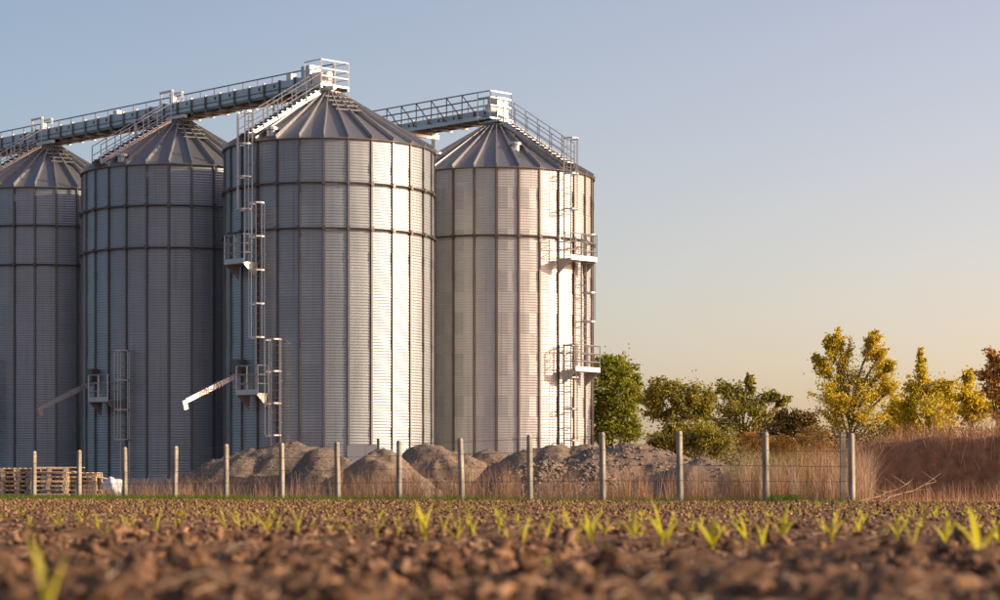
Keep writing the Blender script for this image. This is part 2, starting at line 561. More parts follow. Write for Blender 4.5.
def roof_rib_mesh(mat):
    a = radial(0, REAVE + 0.02, ZR + 0.075); b = radial(0, RCAP, APEX + 0.075)
    mb = MB().bar(a, b, 0.045, 0.15)
    return mb.mesh('roof_rib', mat)

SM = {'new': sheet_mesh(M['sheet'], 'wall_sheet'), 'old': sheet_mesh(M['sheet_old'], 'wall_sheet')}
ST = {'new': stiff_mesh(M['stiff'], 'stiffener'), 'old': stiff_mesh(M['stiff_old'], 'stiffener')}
RP = roof_panel_mesh(M['roof']); RR = roof_rib_mesh(M['galv'])

def ladder_mb(az, z0, z1, off=0.22, w=0.42):
    """two rails and rungs, with stand-off brackets; axes local to the silo"""
    c = radial(az, RS + off, 0); t = Vector((math.cos(az), math.sin(az), 0)); o = radial(az, 1, 0)
    mb = MB()
    for s in (-1, 1):
        p = c + t * (s * w / 2)
        mb.bar(p + Vector((0, 0, z0)), p + Vector((0, 0, z1)), 0.05, 0.05)
    z = z0 + 0.15
    while z < z1:
        mb.tube(c - t * w / 2 + Vector((0, 0, z)), c + t * w / 2 + Vector((0, 0, z)), 0.016, 4); z += 0.29
    z = z0 + 0.5
    while z < min(z1, ZE):
        for s in (-1, 1):
            p = c + t * (s * w / 2) + Vector((0, 0, z))
            mb.bar(p, p - o * (off + 0.02), 0.03, 0.03)
        z += 1.6
    return mb

def cage_mb(az, z0, z1, off=0.22, rad=0.33, step=1.25):
    c = radial(az, RS + off, 0); t = Vector((math.cos(az), math.sin(az), 0)); o = radial(az, 1, 0)
    mb = MB()
    ang = [R_(a) for a in (-100, -70, -35, 0, 35, 70, 100)]
    cc = c + o * 0.22
    def P(a, z): return cc + t * (math.sin(a) * rad) + o * (math.cos(a) * rad) + Vector((0, 0, z))
    z = z0
    n = max(1, round((z1 - z0) / step))
    for k in range(n + 1):
        z = z0 + (z1 - z0) * k / n
        pts = [c - t * 0.21 + Vector((0, 0, z))] + [P(a, z) for a in ang] + [c + t * 0.21 + Vector((0, 0, z))]
        for a, b in zip(pts[:-1], pts[1:]):
            mb.bar(a, b, 0.012, 0.06)
    for a in (-75, 0, 75):
        mb.bar(P(R_(a), z0), P(R_(a), z1), 0.03, 0.03)
    return mb

def platform(parent, az, z, half, depth, railh=1.1, sides=(1, 1), mat=None):
    mat = mat or M['galv']
    t = Vector((math.cos(az), math.sin(az), 0)); o = radial(az, 1, 0); c = radial(az, RS + 0.09, z)
    mb = MB()
    m = Matrix((t, o, Vector((0, 0, 1)))).transposed()
    mb.box(c + o * depth / 2, (2 * half, depth, 0.06), m)
    mb.box(c + o * (depth - 0.01) + Vector((0, 0, 0.10)), (2 * half, 0.012, 0.14), m)
    for s in (-1, 1):
        # triangular knee bracket plate under each side
        a = c + t * (s * (half - 0.06)) + Vector((0, 0, -0.03))
        b = a + o * depth; d = a + Vector((0, 0, -0.55)) + o * 0.06
        w = t * 0.02
        mb.add([a - w, b - w, d - w, a + w, b + w, d + w], [(0, 2, 1), (3, 4, 5), (0, 1, 4, 3), (1, 2, 5, 4), (2, 0, 3, 5)])
    pl = mb.build('platform', mat, parent)
    rb = MB()
    corners = [c + t * -half + o * 0.12, c + t * -half + o * (depth - 0.03), c + t * half + o * (depth - 0.03), c + t * half + o * 0.12]
    for p in corners + [(corners[1] + corners[2]) / 2]:
        rb.bar(p + Vector((0, 0, 0.0)), p + Vector((0, 0, railh)), 0.045, 0.045)
    segs = [(corners[1], corners[2])]
    if sides[0]: segs.append((corners[0], corners[1]))
    if sides[1]: segs.append((corners[2], corners[3]))
    for a, b in segs:
        for zz in (0.4, 0.75, railh):
            rb.tube(a + Vector((0, 0, zz)), b + Vector((0, 0, zz)), 0.022, 5)
    rb.build('railing', mat, pl)
    return pl

def roof_point(az, f, lift=0.0):
    r = REAVE + (RCAP - REAVE) * f
    return radial(az, r, ZR + (APEX - ZR) * f + lift)

def roof_stair(parent, az, f0=0.0, f1=0.93, w=0.6, mat=None, rail_up=1.0):
    mat = mat or M['galv']
    t = Vector((math.cos(az), math.sin(az), 0))
    mb = MB()
    for s in (-1, 1):
        mb.bar(roof_point(az, f0, 0.20) + t * s * w / 2, roof_point(az, f1, 0.20) + t * s * w / 2, 0.05, 0.17)
    n = 15
    for k in range(n):
        f = f0 + (f1 - f0) * (k + 0.5) / n
        p = roof_point(az, f, 0.30)
        m = Matrix((t, radial(az, 1, 0), Vector((0, 0, 1)))).transposed()
        mb.box(p, (w - 0.06, 0.21, 0.035), m)
    for k in range(4):
        f = f0 + (f1 - f0) * (k + 0.3) / 4
        for s in (-1, 1):
            p = roof_point(az, f, -0.005) + t * s * w / 2
            mb.bar(p, p + Vector((0, 0, 0.2)), 0.05, 0.05)
    stair = mb.build('roof_stair', mat, parent)
    for s in (-1, 1):
        rb = MB()
        n = 6
        tops = []
        for k in range(n):
            f = f0 + (f1 - f0) * k / (n - 1)
            p = roof_point(az, f, 0.2) + t * s * (w / 2 + 0.03)
            q = p + Vector((0, 0, rail_up))
            rb.bar(p, q, 0.045, 0.045); tops.append(q)
        for dz in (0, -0.4, -0.7):
            rb.path([q + Vector((0, 0, dz)) for q in tops], 0.022, 5)
        rb.build('handrail', mat, stair)
    return stair

def make_silo(label, X, Y, kind, rings, off0, group):
    root = empty('grain_silo', (X, Y, 0))
    tag(root, label, 'grain silo', group)
    MB().lathe([(0.0, 0.0), (RS + 0.32, 0.0), (RS + 0.32, Z0 - 0.03), (RS + 0.28, Z0 + 0.003), (0.0, Z0 + 0.003)], 56).build('foundation', M['concrete'], root)
    view = math.atan2(-X, Y)         # azimuth that looks at the camera
    # sheets: each ring of sheets is half a width out of step with the next
    hidden = []
    for tier in range(NT):
        for k in range(NCOL):
            az = off0 + 2 * PI * k / NCOL + (HALF if tier % 2 and kind == 'old' else 0)
            d = (az - view + PI) % (2 * PI) - PI
            m = rotz(az) @ Matrix.Translation((0, -0.004 * (tier % 3), Z0 + tier * TH))
            if abs(d) <= R_(112):
                link('wall_sheet', SM[kind], root, m)
            else:
                hidden.append(m)
    base = SM[kind]
    bv = np.array([tuple(v.co) for v in base.vertices]); bf = np.array([tuple(p.vertices) for p in base.polygons])
    bvh = np.c_[bv, np.ones(len(bv))]
    V = np.concatenate([(bvh @ np.array(m).T)[:, :3] for m in hidden]); F = np.concatenate([bf + i * len(bv) for i in range(len(hidden))])
    tag(link('rear_wall_sheets', np_mesh('rear_wall_sheets', V, F, base.materials[0], True), root), kind='stuff')
    for k in range(NCOL):
        m = rotz(off0 + HALF + 2 * PI * k / NCOL)
        link('stiffener', ST[kind], root, m)
        link('roof_panel', RP, root, rotz(off0 + 2 * PI * k / NCOL))
        link('roof_rib', RR, root, m)
    for z in rings:
        mb = MB(); n = 56
        pts = [radial(2 * PI * k / n, RS + 0.11, z) for k in range(n + 1)]
        mb.path(pts, 0.042, 6)
        for k in range(NCOL):      # saddle brackets on the uprights
            mb.box(radial(off0 + HALF + 2 * PI * k / NCOL, RS + 0.10, z), (0.12, 0.10, 0.16), rotz(off0 + HALF + 2 * PI * k / NCOL).to_3x3())
        mb.build('wind_ring', M['ring'], root)
    MB().lathe([(REAVE - 0.14, ZR - 0.06), (REAVE + 0.015, ZR - 0.045), (REAVE + 0.03, ZR - 0.01), (REAVE - 0.03, ZR - 0.016)], 56).build('eave_trim', M['stiff'], root)
    MB().lathe([(RCAP + 0.10, APEX - 0.10), (RCAP + 0.10, APEX + 0.13), (RCAP + 0.02, APEX + 0.15), (0.0, APEX + 0.19)], 24).build('roof_cap', M['stiff'], root)
    return root

def roof_vent(parent, az, f, r=0.26, h=0.28):
    p = roof_point(az, f, -0.02)
    mb = MB().lathe([(r * 0.8, -0.1), (r * 0.8, h * 0.6), (r * 1.15, h * 0.55), (r * 1.1, h * 0.9), (0, h * 1.15)], 14)
    mb.v = [tuple(Vector(v) + p) for v in mb.v]
    mb.build('roof_vent', M['galv'], parent)

def roof_rungs(parent, az):
    mb = MB()
    t = Vector((math.cos(az), math.sin(az), 0))
    for k in range(4):
        f = 0.58 + 0.10 * k
        mb.bar(roof_point(az, f, 0.12) - t * 0.55, roof_point(az, f, 0.12) + t * 0.55, 0.04, 0.04)
    for s in (-1, 1):
        mb.bar(roof_point(az, 0.55, 0.085) + t * s * 0.4, roof_point(az, 0.92, 0.085) + t * s * 0.4, 0.04, 0.05)
    mb.build('roof_step_ladder', M['stiff'], parent)

GS = 'grain silos'
D3 = (-6.9, 93.0); D2 = (-13.9, 100.1); D1 = (-20.95, 107.35); D4 = (-0.15, 101.0)
OFF = R_(4.2) + HALF * 0.55
silos = []
for (xy, label) in ((D3, 'tallest looking round steel grain silo in front, a pale chute on its left side'),
                    (D2, 'dark shaded steel grain silo, middle one of the three under the long conveyor'),
                    (D1, 'dark shaded steel grain silo cut off by the left edge, behind the pallets')):
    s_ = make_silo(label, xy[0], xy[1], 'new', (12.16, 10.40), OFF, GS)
    silos.append(s_)
    # staggered ladders on the left flank with two rest platforms
    A, B, C = R_(-41), R_(-33), R_(-23.5)
    runs = [(A, 9.3, 15.05, 11.2, 15.0), (B, 4.1, 11.4, 6.2, 11.4), (C, 0.8, 6.15, 2.4, 6.1)]
    for az, z0, z1, c0, c1 in (runs if xy is D3 else runs[2:]):
        ld = ladder_mb(az, z0, z1).build('ladder', M['galv'], s_)
        cage_mb(az, c0, c1).build('safety_cage', M['galv'], ld)
    if xy is D3: platform(s_, R_(-43), 9.1, 0.58, 0.75)
    platform(s_, R_(-35), 4.0, 0.55, 0.75)
    roof_stair(s_, R_(-47), rail_up=0.75)
    roof_vent(s_, R_(-32), 0.13)
    roof_vent(s_, R_(120), 0.3)
    roof_rungs(s_, R_(26))
    # discharge chute
    az = R_(-50)
    p0 = radial(az, RS - 0.1, 4.95); p1 = radial(az, RS + 2.62, 3.72); p2 = p1 + Vector((0, 0, -0.45))
    mb = MB().bar(p0, p1, 0.18, 0.18)
    mb.bar(p1 + (p1 - p0).normalized() * 0.10 + Vector((0, 0, 0.06)), p2 + Vector((0, 0, 0.12)), 0.185, 0.185)
    ch = mb.build('discharge_chute', M['galv'], s_)
    mb = MB()
    for k in (0.42, 0.47, 0.66):
        q = p0.lerp(p1, k); d = (p1 - p0).normalized() * 0.03
        mb.bar(q - d, q + d, 0.225, 0.225)
    mb.build('flange', M['galv'], ch)
    MB().box(radial(az, RS + 0.12, 5.15), (0.55, 0.45, 0.5), rotz(az).to_3x3()).build('outlet_box', M['dark'], s_)

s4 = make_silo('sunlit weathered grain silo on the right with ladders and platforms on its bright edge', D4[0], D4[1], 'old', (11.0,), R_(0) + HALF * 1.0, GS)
silos.append(s4)
A, B, C = R_(43), R_(58), R_(43)
for az, z0, z1, c0, c1 in ((A, 10.1, 15.3, 12.2, 15.2), (B, 5.4, 11.2, 7.5, 11.2), (C, 0.8, 6.5, 2.4, 6.4)):
    ld = ladder_mb(az, z0, z1).build('ladder', M['galv'], s4)
    cage_mb(az, c0, c1).build('safety_cage', M['galv'], ld)
platform(s4, R_(47), 10.05, 0.85, 0.8)
platform(s4, R_(50), 5.35, 0.85, 0.8)
roof_stair(s4, R_(46))
roof_vent(s4, R_(18), 0.45)
roof_vent(s4, R_(-55), 0.3)

# ------------------------------------------------------------------ overhead conveyors
U = Vector((D1[0] - D3[0], D1[1] - D3[1], 0)).normalized()
N = Vector((-U.y, U.x, 0))
if N.y > 0: N = -N           # towards the camera
MU = Matrix((U, N, Vector((0, 0, 1)))).transposed()

def conveyor(label, origin, s0, s1, near_walk, name='overhead_conveyor'):
    root = empty(name, (origin[0], origin[1], 0))
    tag(root, label, 'conveyor')
    def P(s, n, z): return U * s + N * n + Vector((0, 0, z))
    zb, zt = 16.62, 17.10
    cn = 0.10 if not near_walk else -0.35          # trough centre line
    panels = int(round(s1 - s0))
    side_me = MB().box((0, 0, 0), (0.985, 0.50, zt - zb), MU).mesh('trough_panel', M['trough'])
    fl = MB()
    for n in (-0.285, 0.285):
        fl.box(N * n, (0.06, 0.06, zt - zb + 0.10), MU)
    fl.box(Vector((0, 0, (zt - zb) / 2 + 0.03)), (0.06, 0.54, 0.05), MU)
    fl_me = fl.mesh('trough_flange', M['stiff'])
    bolt = MB().box((0, 0, 0), (0.10, 0.02, 0.13), MU).mesh('cover_plate', M['dark'])
    for k in range(panels):
        c = P(s0 + k + 0.5, cn, (zb + zt) / 2)
        link('trough_panel', side_me, root, Matrix.Translation(c))
        link('trough_flange', fl_me, root, Matrix.Translation(P(s0 + k, cn, (zb + zt) / 2)))
        if k % 3 != 1:
            link('inspection_cover', bolt, root, Matrix.Translation(P(s0 + k + 0.35, cn + 0.255, zt - 0.15)))
    # long seam rail along the trough
    MB().bar(P(s0, cn + 0.262, zb + 0.17), P(s1, cn + 0.262, zb + 0.17), 0.02, 0.035).build('trough_seam', M['stiff'], root)
    # walkway
    wn_ = (0.32 if near_walk else -0.52)
    wz = 16.66
    mb = MB()
    mb.box(P((s0 + s1) / 2, wn_, wz), (s1 - s0, 0.66, 0.045), MU)
    for e in (-0.33, 0.33):
        mb.bar(P(s0, wn_ + e, wz - 0.07), P(s1, wn_ + e, wz - 0.07), 0.06, 0.16)
    mb.build('walkway', M['galv'], root)
    mb = MB()
    k = s0
    while k <= s1:
        mb.bar(P(k, -0.87 if not near_walk else -0.62, zb - 0.14), P(k, 0.37 if not near_walk else 0.67, zb - 0.14), 0.07, 0.10)
        k += 1.0
    for n in (cn - 0.2, cn + 0.2):
        mb.bar(P(s0, n, zb - 0.05), P(s1, n, zb - 0.05), 0.07, 0.08)
    mb.build('cross_beams', M['stiff'], root)
    # railing
    sides = [wn_ - 0.35] if not near_walk else [wn_ + 0.35, -0.66]
    for si, n in enumerate(sides):
        pm = MB().bar((0, 0, wz - 0.05), (0, 0, 17.72), 0.06 if si else 0.05, 0.05).mesh('rail_post', M['galv'] if (not near_walk or si) else M['stiff'])
        for k in range(panels + 1):
            link('rail_post', pm, root, Matrix.Translation(P(s0 + k, n, 0)))
        mb = MB()
        for z in (17.08, 17.40, 17.72):
            mb.bar(P(s0, n, z), P(s1, n, z), 0.045, 0.045)
        if near_walk and si == 0:
            for k in range(panels):
                mb.bar(P(s0 + k, n, wz), P(s0 + k + 1, n, 17.72), 0.035, 0.035)
        mb.build('hand_rail', M['stiff'], root)
    return root, P

c1, P = conveyor('long overhead conveyor with railing running across the tops of three silos', D3, 0.75, 29.75, False)
# head platform over the front silo
mb = MB().box(P(0.30, -0.1, 16.60), (1.1, 1.5, 0.07), MU)
mb.bar(P(-0.25, 0.6, 16.52), P(1.8, 0.6, 16.52), 0.07, 0.12).bar(P(-0.25, -0.8, 16.52), P(1.8, -0.8, 16.52), 0.07, 0.12)
hp = mb.build('head_platform', M['galv'], c1)
mb = MB()
cs = [P(0.80, 0.62, 0), P(-0.23, 0.62, 0), P(-0.23, -0.82, 0), P(0.80, -0.82, 0)]
for q in cs + [(cs[1] + cs[2]) / 2]:
    mb.bar(q + Vector((0, 0, 16.60)), q + Vector((0, 0, 17.62)), 0.055, 0.055)
for a, b in zip(cs[:-1], cs[1:]):
    for z in (16.95, 17.25, 17.60):
        mb.bar(a + Vector((0, 0, z)), b + Vector((0, 0, z)), 0.045, 0.045)
mb.build('platform_railing', M['white'], hp)
mb = MB().box(P(0.35, 0.12, 16.90), (0.62, 0.52, 0.56), MU)
mb.tube(P(0.03, 0.12, 17.02), P(-0.17, 0.12, 17.02), 0.16, 12)
mb.build('drive_motor', M['white'], hp)
MB().box(P(1.03, 0.10, 17.05), (0.55, 0.60, 0.95), MU).build('head_housing', M['galv'], c1)
mb = MB()
for s in (0.0, 10.05, 20.2):        # spouts into the roofs
    mb.tube(P(s, 0.0, 16.15), P(s, 0.05, 16.66), 0.24, 12)
mb.build('inlet_spout', M['galv'], c1)
for s in (10.05, 20.2):
    mb = MB()
    for a in (-0.42, 0.42):
        for n in (-0.16, 0.36):
            mb.bar(P(s + 0.5 + a, n, 17.10), P(s + 0.5 + a, n, 17.66), 0.09, 0.09)
    for n in (-0.16, 0.36):
        mb.bar(P(s + 0.05, n, 17.64), P(s + 0.95, n, 17.64), 0.10, 0.08)
    mb.box(P(s + 0.34, 0.1, 17.27), (0.20, 0.3, 0.34), MU)
    mb.build('slide_gate_frame', M['white'], c1)
    mb = MB().bar(P(s - 1.0, 0.45, 16.42), P(s + 0.3, 0.45, 16.42), 0.18, 0.13)
    mb.build('gate_arm', M['white'], c1)
for s, z in ((14.6, 17.2), (2.3, 17.25)):
    MB().box(P(s, 0.1, z), (0.30, 0.28, 0.26), MU).build('control_box', M['white'], c1)
mb = MB().tube(P(-0.75, 0.35, 16.44), P(1.2, 0.35, 16.44), 0.10, 10)
mb.build('drive_shaft', M['white'], c1)
# feet that stand on the silo roofs and a mast at the far end
for s in (1.3, 3.2, 12.9, 23.0):
    for n in (-0.75, 0.3):
        mb = MB()
        q = P(s, n, 0)
        near = min(((q - U * t).to_2d().length for t in (0.0, 10.05, 20.15)))
        zr = APEX + 0.05 if near < RCAP else ZR + (APEX - ZR) * (REAVE - near) / (REAVE - RCAP)
        mb.bar(q + Vector((0, 0, zr - 0.03)), q + Vector((0, 0, 16.5)), 0.09, 0.09)
        mb.build('support_leg', M['galv'], c1)
mb = MB()
for n in (-0.75, 0.3):
    mb.bar(P(28.2, n, -0.02), P(28.2, n, 16.5), 0.16, 0.16)
for k in range(7):
    mb.bar(P(28.2, -0.75, 1 + 2.1 * k), P(28.2, 0.3, 2.6 + 2.1 * k), 0.06, 0.06)
mb.build('support_tower', M['galv'], c1)

c2, P2 = conveyor('shorter sunlit conveyor with braced railing reaching the right silo from behind', D4, 0.5, 12.5, True)
mb = MB().box(P2(0.15, -0.25, 17.06), (0.62, 0.70, 0.95), MU)
mb.build('head_housing', M['galv'], c2)
mb = MB().tube(P2(0.0, 0.12, 17.0), P2(0.0, 0.55, 17.0), 0.17, 14)
mb.build('drive_motor', M['white'], c2)
mb = MB().tube(P2(0, 0, 16.15), P2(-0.1, -0.2, 16.66), 0.26, 12)
mb.box(P2(0, 0, 16.42), (1.3, 0.9, 0.10), MU)
mb.build('inlet_spout', M['galv'], c2)
mb = MB()
for q in (P2(-0.25, 0.62, 0), P2(-0.25, -0.66, 0), P2(0.5, 0.67, 0), P2(0.5, -0.66, 0)):
    mb.bar(q + Vector((0, 0, 16.5)), q + Vector((0, 0, 17.74)), 0.055, 0.055)
for z in (17.1, 17.45, 17.72):
    mb.bar(P2(-0.25, 0.62, z), P2(-0.25, -0.66, z), 0.05, 0.05)
    mb.bar(P2(-0.25, 0.62, z), P2(0.5, 0.67, z), 0.05, 0.05)
mb.box(P2(0.15, 0.0, 16.55), (0.85, 1.35, 0.07), MU)
mb.build('head_platform', M['galv'], c2)
for s in (4.75, 11.6):
    mb = MB()
    for n in (-0.6, 0.55):
        mb.bar(P2(s, n, -0.02), P2(s, n, 16.5), 0.17, 0.17)
    mb.bar(P2(s, -0.9, 16.38), P2(s, 0.9, 16.38), 0.16, 0.20)
    mb.bar(P2(s, 0.55, 15.6), P2(s + 0.9, 0.55, 16.45), 0.10, 0.10)
    for k in range(7):
        mb.bar(P2(s, -0.6, 1 + 2.1 * k), P2(s, 0.55, 2.6 + 2.1 * k), 0.06, 0.06)
    mb.build('support_tower', M['galv'], c2)

# ------------------------------------------------------------------ wire fence
fence = empty('wire_fence', (0, 0, 0))
tag(fence, 'fence of pale concrete posts and thin wires along the field edge', 'fence')
post_px = [(34, 451), (79, 450), (125, 447), (175, 446), (226, 444), (282, 443), (338, 442), (399, 440), (462, 438), (530, 434.5), (603, 432), (680, 431), (766, 432), (852, 433)]
post_pos = []
rp = random.Random(4)
for i, (px, py) in enumerate(post_px):
    Yp = 74 - 1.7 * i
    b = at(px, py, Yp)
    h = b.z
    post_pos.append((b.x, Yp, h))
    mb = MB()
    w = 0.062
    # tapered square post with chamfered head
    vs = []
    prof = [(w * 1.08, -0.3), (w, h - 0.05), (w * 0.7, h)]
    c = 0.28
    for r, z in prof:
        for (sx, sy) in ((1, 1 - c), (1 - c, 1), (-(1 - c), 1), (-1, 1 - c), (-1, -(1 - c)), (-(1 - c), -1), (1 - c, -1), (1, -(1 - c))):
            vs.append((sx * r, sy * r, z))
    fs = []
    for q in range(2):
        for k in range(8):
            fs.append((q * 8 + k, q * 8 + (k + 1) % 8, q * 8 + 8 + (k + 1) % 8, q * 8 + 8 + k))
    fs.append(tuple(range(16, 24)))
    mb.add(vs, fs)
    o = mb.build('post', M['post'], fence)
    o.location = (b.x, Yp, 0)
    o.rotation_euler = (R_(rp.uniform(-1.5, 1.5)), R_(rp.uniform(-1.3, 1.3)), math.atan2(FD.y, FD.x) + R_(rp.uniform(-6, 6)))
# doubled corner post with a slanting brace
xq, yq, hq = post_pos[-1]
mb = MB().box((xq - 0.17, yq + 0.25, hq / 2 - 0.15), (0.11, 0.11, hq + 0.28))
mb.build('post', M['post'], fence)
for fz in (0.30, 0.52, 0.74, 0.94):
    mb = MB()
    for (a, b) in zip(post_pos[:-1], post_pos[1:]):
        p0 = Vector((a[0], a[1], a[2] * fz)) + FN * 0.068; p1 = Vector((b[0], b[1], b[2] * fz)) + FN * 0.068
        mid = (p0 + p1) / 2 - Vector((0, 0, 0.015))
        mb.path([p0, mid, p1], 0.005, 4)
    mb.build('wire', M['wire'], fence)

# ------------------------------------------------------------------ gravel and spoil heaps
def heap(name, label, cat, peaks, Y, depth, mat, seed, stones=0, stone_size=0.05, mat2='stone'):
    """peaks: (px, py, half width px); union of uneven cones on the ground at distance Y"""
    root = empty(name, (0, Y, 0))
    k = Y / FPX
    xs0 = min((p[0] - 1.9 * p[2] - 500) * k for p in peaks); xs1 = max((p[0] + 1.9 * p[2] - 500) * k for p in peaks)
    nx = int((xs1 - xs0) / 0.07) + 2; ny = int(2.6 * depth / 0.09) + 2
    gx, gy = np.meshgrid(np.linspace(xs0, xs1, nx), np.linspace(-1.3 * depth, 1.3 * depth, ny), indexing='ij')
    z = np.full(gx.shape, -0.3)
    for (px, py, hw) in peaks:
        cx = (px - 500) * k; h = CAMH + (HOR - py) * k; w = hw * k * 1.34
        dd = np.sqrt(((gx - cx) / w) ** 2 + (gy / depth) ** 2 + 0.012) - 0.1
        dd = dd * (1 + 0.55 * fbm(gx * 0.75 + seed * 7, gy * 0.75 + seed, 3))
        cone = h * (1 - dd ** 1.35)
        z = np.maximum(z, cone)
    z = z + 0.16 * fbm(gx * 1.6 + seed, gy * 1.6, 5, 0.55) * np.clip(z + 0.3, 0, 1)
    z = np.maximum(z, -0.25)
    I = np.arange(nx * ny).reshape(nx, ny)
    F = np.stack([I[:-1, :-1], I[1:, :-1], I[1:, 1:], I[:-1, 1:]], -1).reshape(-1, 4)
    zf = z.ravel()[F].max(axis=1)
    F = F[zf > -0.2]
    V = np.stack([gx, gy, z], -1).reshape(-1, 3)
    link('heap_body', np_mesh('heap_body', V, F, mat, True), root)
    if stones:
        r = np.random.default_rng(seed)
        sel = np.where((z.ravel() > 0.02) & (gy.ravel() < depth * 0.35))[0]
        ids = r.choice(sel, stones)
        pts = V[ids] + r.normal(0, 0.03, (stones, 3)) * (1, 1, 0.2)
        s = stone_size * (0.35 + r.random(stones) ** 2.5 * 1.2)
        o = scatter_lumps('loose_stones', pts, s, M[mat2], 0, 0.3, 0.75, root, False, seed)
        tag(o, kind='stuff')
    tag(root, label, cat, 'heaps of gravel and spoil behind the fence')
    return root

HG = 'heap'
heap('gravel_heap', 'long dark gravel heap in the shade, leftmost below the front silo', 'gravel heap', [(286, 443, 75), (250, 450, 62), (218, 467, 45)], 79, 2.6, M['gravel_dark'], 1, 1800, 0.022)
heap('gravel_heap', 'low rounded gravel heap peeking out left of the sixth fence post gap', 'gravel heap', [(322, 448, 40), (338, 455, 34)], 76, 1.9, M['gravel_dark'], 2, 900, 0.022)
heap('sand_heap', 'smooth pointed sandy heap, lit on its right side, below the front silo', 'sand heap', [(384, 447.5, 44)], 72.5, 1.8, M['sandy'], 3, 300, 0.02)
heap('gravel_heap', 'rounded brown gravel heap where the two sunlit silos meet', 'gravel heap', [(428, 442.5, 48), (455, 450, 40)], 77.5, 2.2, M['gravel'], 4, 1100, 0.025)
heap('gravel_heap', 'flat topped brown gravel heap at the left foot of the right silo', 'gravel heap', [(492, 450, 48), (515, 452, 40)], 79, 2.0, M['gravel'], 5, 900, 0.025)
heap('gravel_heap', 'wide dark gravel heap in front of the right silo ladder', 'gravel heap', [(556, 445, 62), (582, 443.5, 45), (530, 449, 40)], 73, 2.3, M['gravel'], 6, 1500, 0.025)
heap('rubble_heap', 'low heap of pale broken stone rubble, nearest behind the fence', 'rubble heap', [(546, 463, 52), (575, 467, 45), (520, 468, 38)], 66, 1.6, M['gravel'], 7, 2600, 0.06)
heap('gravel_heap', 'broad stony heap between the right silo and the green tree', 'gravel heap', [(628, 444.5, 75), (655, 449, 62), (600, 448, 50)], 68, 2.6, M['gravel'], 8, 2600, 0.04)
heap('spoil_heap', 'low smooth spoil heap sloping down at the right end of the row', 'spoil heap', [(704, 460, 60), (724, 465, 58), (742, 476, 44)], 63, 2.0, M['sandy'], 9, 700, 0.03)

# ------------------------------------------------------------------ pallets, planks, sack
top = MB()
for k in range(7):
    top.box((-0.54 + 0.18 * k, 0, 0.133), (0.10, 0.80, 0.022))
for y_ in (-0.35, 0, 0.35):
    top.box((0, y_, 0.111), (1.2, 0.10, 0.021))
blk = MB()
for x_ in (-0.53, 0, 0.53):
    for y_ in (-0.35, 0, 0.35):
        blk.box((x_, y_, 0.061), (0.13, 0.10, 0.078))
bot = MB()
for y_ in (-0.35, 0, 0.35):
    bot.box((0, y_, 0.011), (1.2, 0.10, 0.022))
PM = []
for w in ('wood', 'wood_b'):
    PM.append((top.mesh('top_deck', M[w]), blk.mesh('blocks', M[w]), bot.mesh('bottom_deck', M[w])))
stacks = [(-4, 77.2, 7, 'the stack cut off by the left picture edge'), (21, 76.8, 7, 'the stack left of the first fence post'), (51, 76.6, 7, 'the stack between the first two fence posts'), (82, 77.2, 6, 'the stack partly behind the second fence post')]
names = {0: 'bottom', 1: 'second lowest', 2: 'third lowest', 3: 'fourth', 4: 'fifth', 5: 'sixth', 6: 'seventh'}
rp = random.Random(9)
for si, (px, Yp, n, where) in enumerate(stacks):
    for k in range(n):
        b = at(px, 480, Yp)
        rt = empty('pallet', (b.x + rp.uniform(-0.03, 0.03), Yp + rp.uniform(-0.05, 0.05), 0.003 + k * 0.1455), R_(rp.uniform(-4, 4) + (6, -2, 3, -5)[si]))
        nm = 'topmost' if k == n - 1 else names[k] + (' from the ground' if k > 2 else '')
        tag(rt, f'wooden pallet, {nm} of {where}', 'pallet', 'stacked wooden pallets')
        for me, nm2 in zip(PM[(k * 7 + si * 3) % 5 < 2], ('top_deck', 'blocks', 'bottom_deck')):
            link(nm2, me, rt)
# fresh planks lying on the stacks
for j, (pxa, pxb, Yp, z, dy, lab) in enumerate(((34, 80, 76.35, 1.036, 0, 'long pale plank lying along the front of the second pallet stack'),
                                      (36, 78, 76.6, 1.036, 0, 'long pale plank lying in the middle of the second pallet stack'),
                                      (38, 84, 76.85, 1.036, 0, 'long pale plank lying at the back of the second pallet stack'))):
    a = at(pxa, 0, Yp); b = at(pxb, 0, Yp)
    o = MB().bar((a.x, Yp, z), (b.x, Yp + 0.1, z), 0.2, 0.028).build('plank', M['plank'])
    tag(o, lab, 'plank', 'planks lying on the pallets')
a = at(70, 0, 76.9); b = at(122, 0, 76.9)
o = MB().bar((b.x, 76.95, 0.55), (a.x, 77.2, 0.913), 0.5, 0.03)
o.bar((b.x - 0.02, 76.95, -0.02), (b.x - 0.02, 76.95, 0.54), 0.1, 0.1)
tag(o.build('board', M['plank']), 'wide pale board sloping down to the right off the pallets', 'board')
# wrapped white sack
bv, bf = ico(3)
r = np.random.default_rng(2)
d = bv.copy()
w = 1 + 0.10 * np.sin(7 * bv[:, 0] + 3 * bv[:, 2]) + 0.07 * np.sin(11 * bv[:, 2] + 5 * bv[:, 1]) + r.normal(0, 0.02, len(bv))
d *= w[:, None]
d *= (0.36, 0.34, 0.40); d[:, 2] = np.clip(d[:, 2], -0.30, 0.5); d[:, 2] += 0.30
p = at(113, 0, 75.4)
o = link('sack', np_mesh('sack', d, bf, M['bag'], True)); o.location = (p.x, 75.4, 0)
tag(o, 'crumpled white plastic sack on the ground beside the pallets', 'sack')

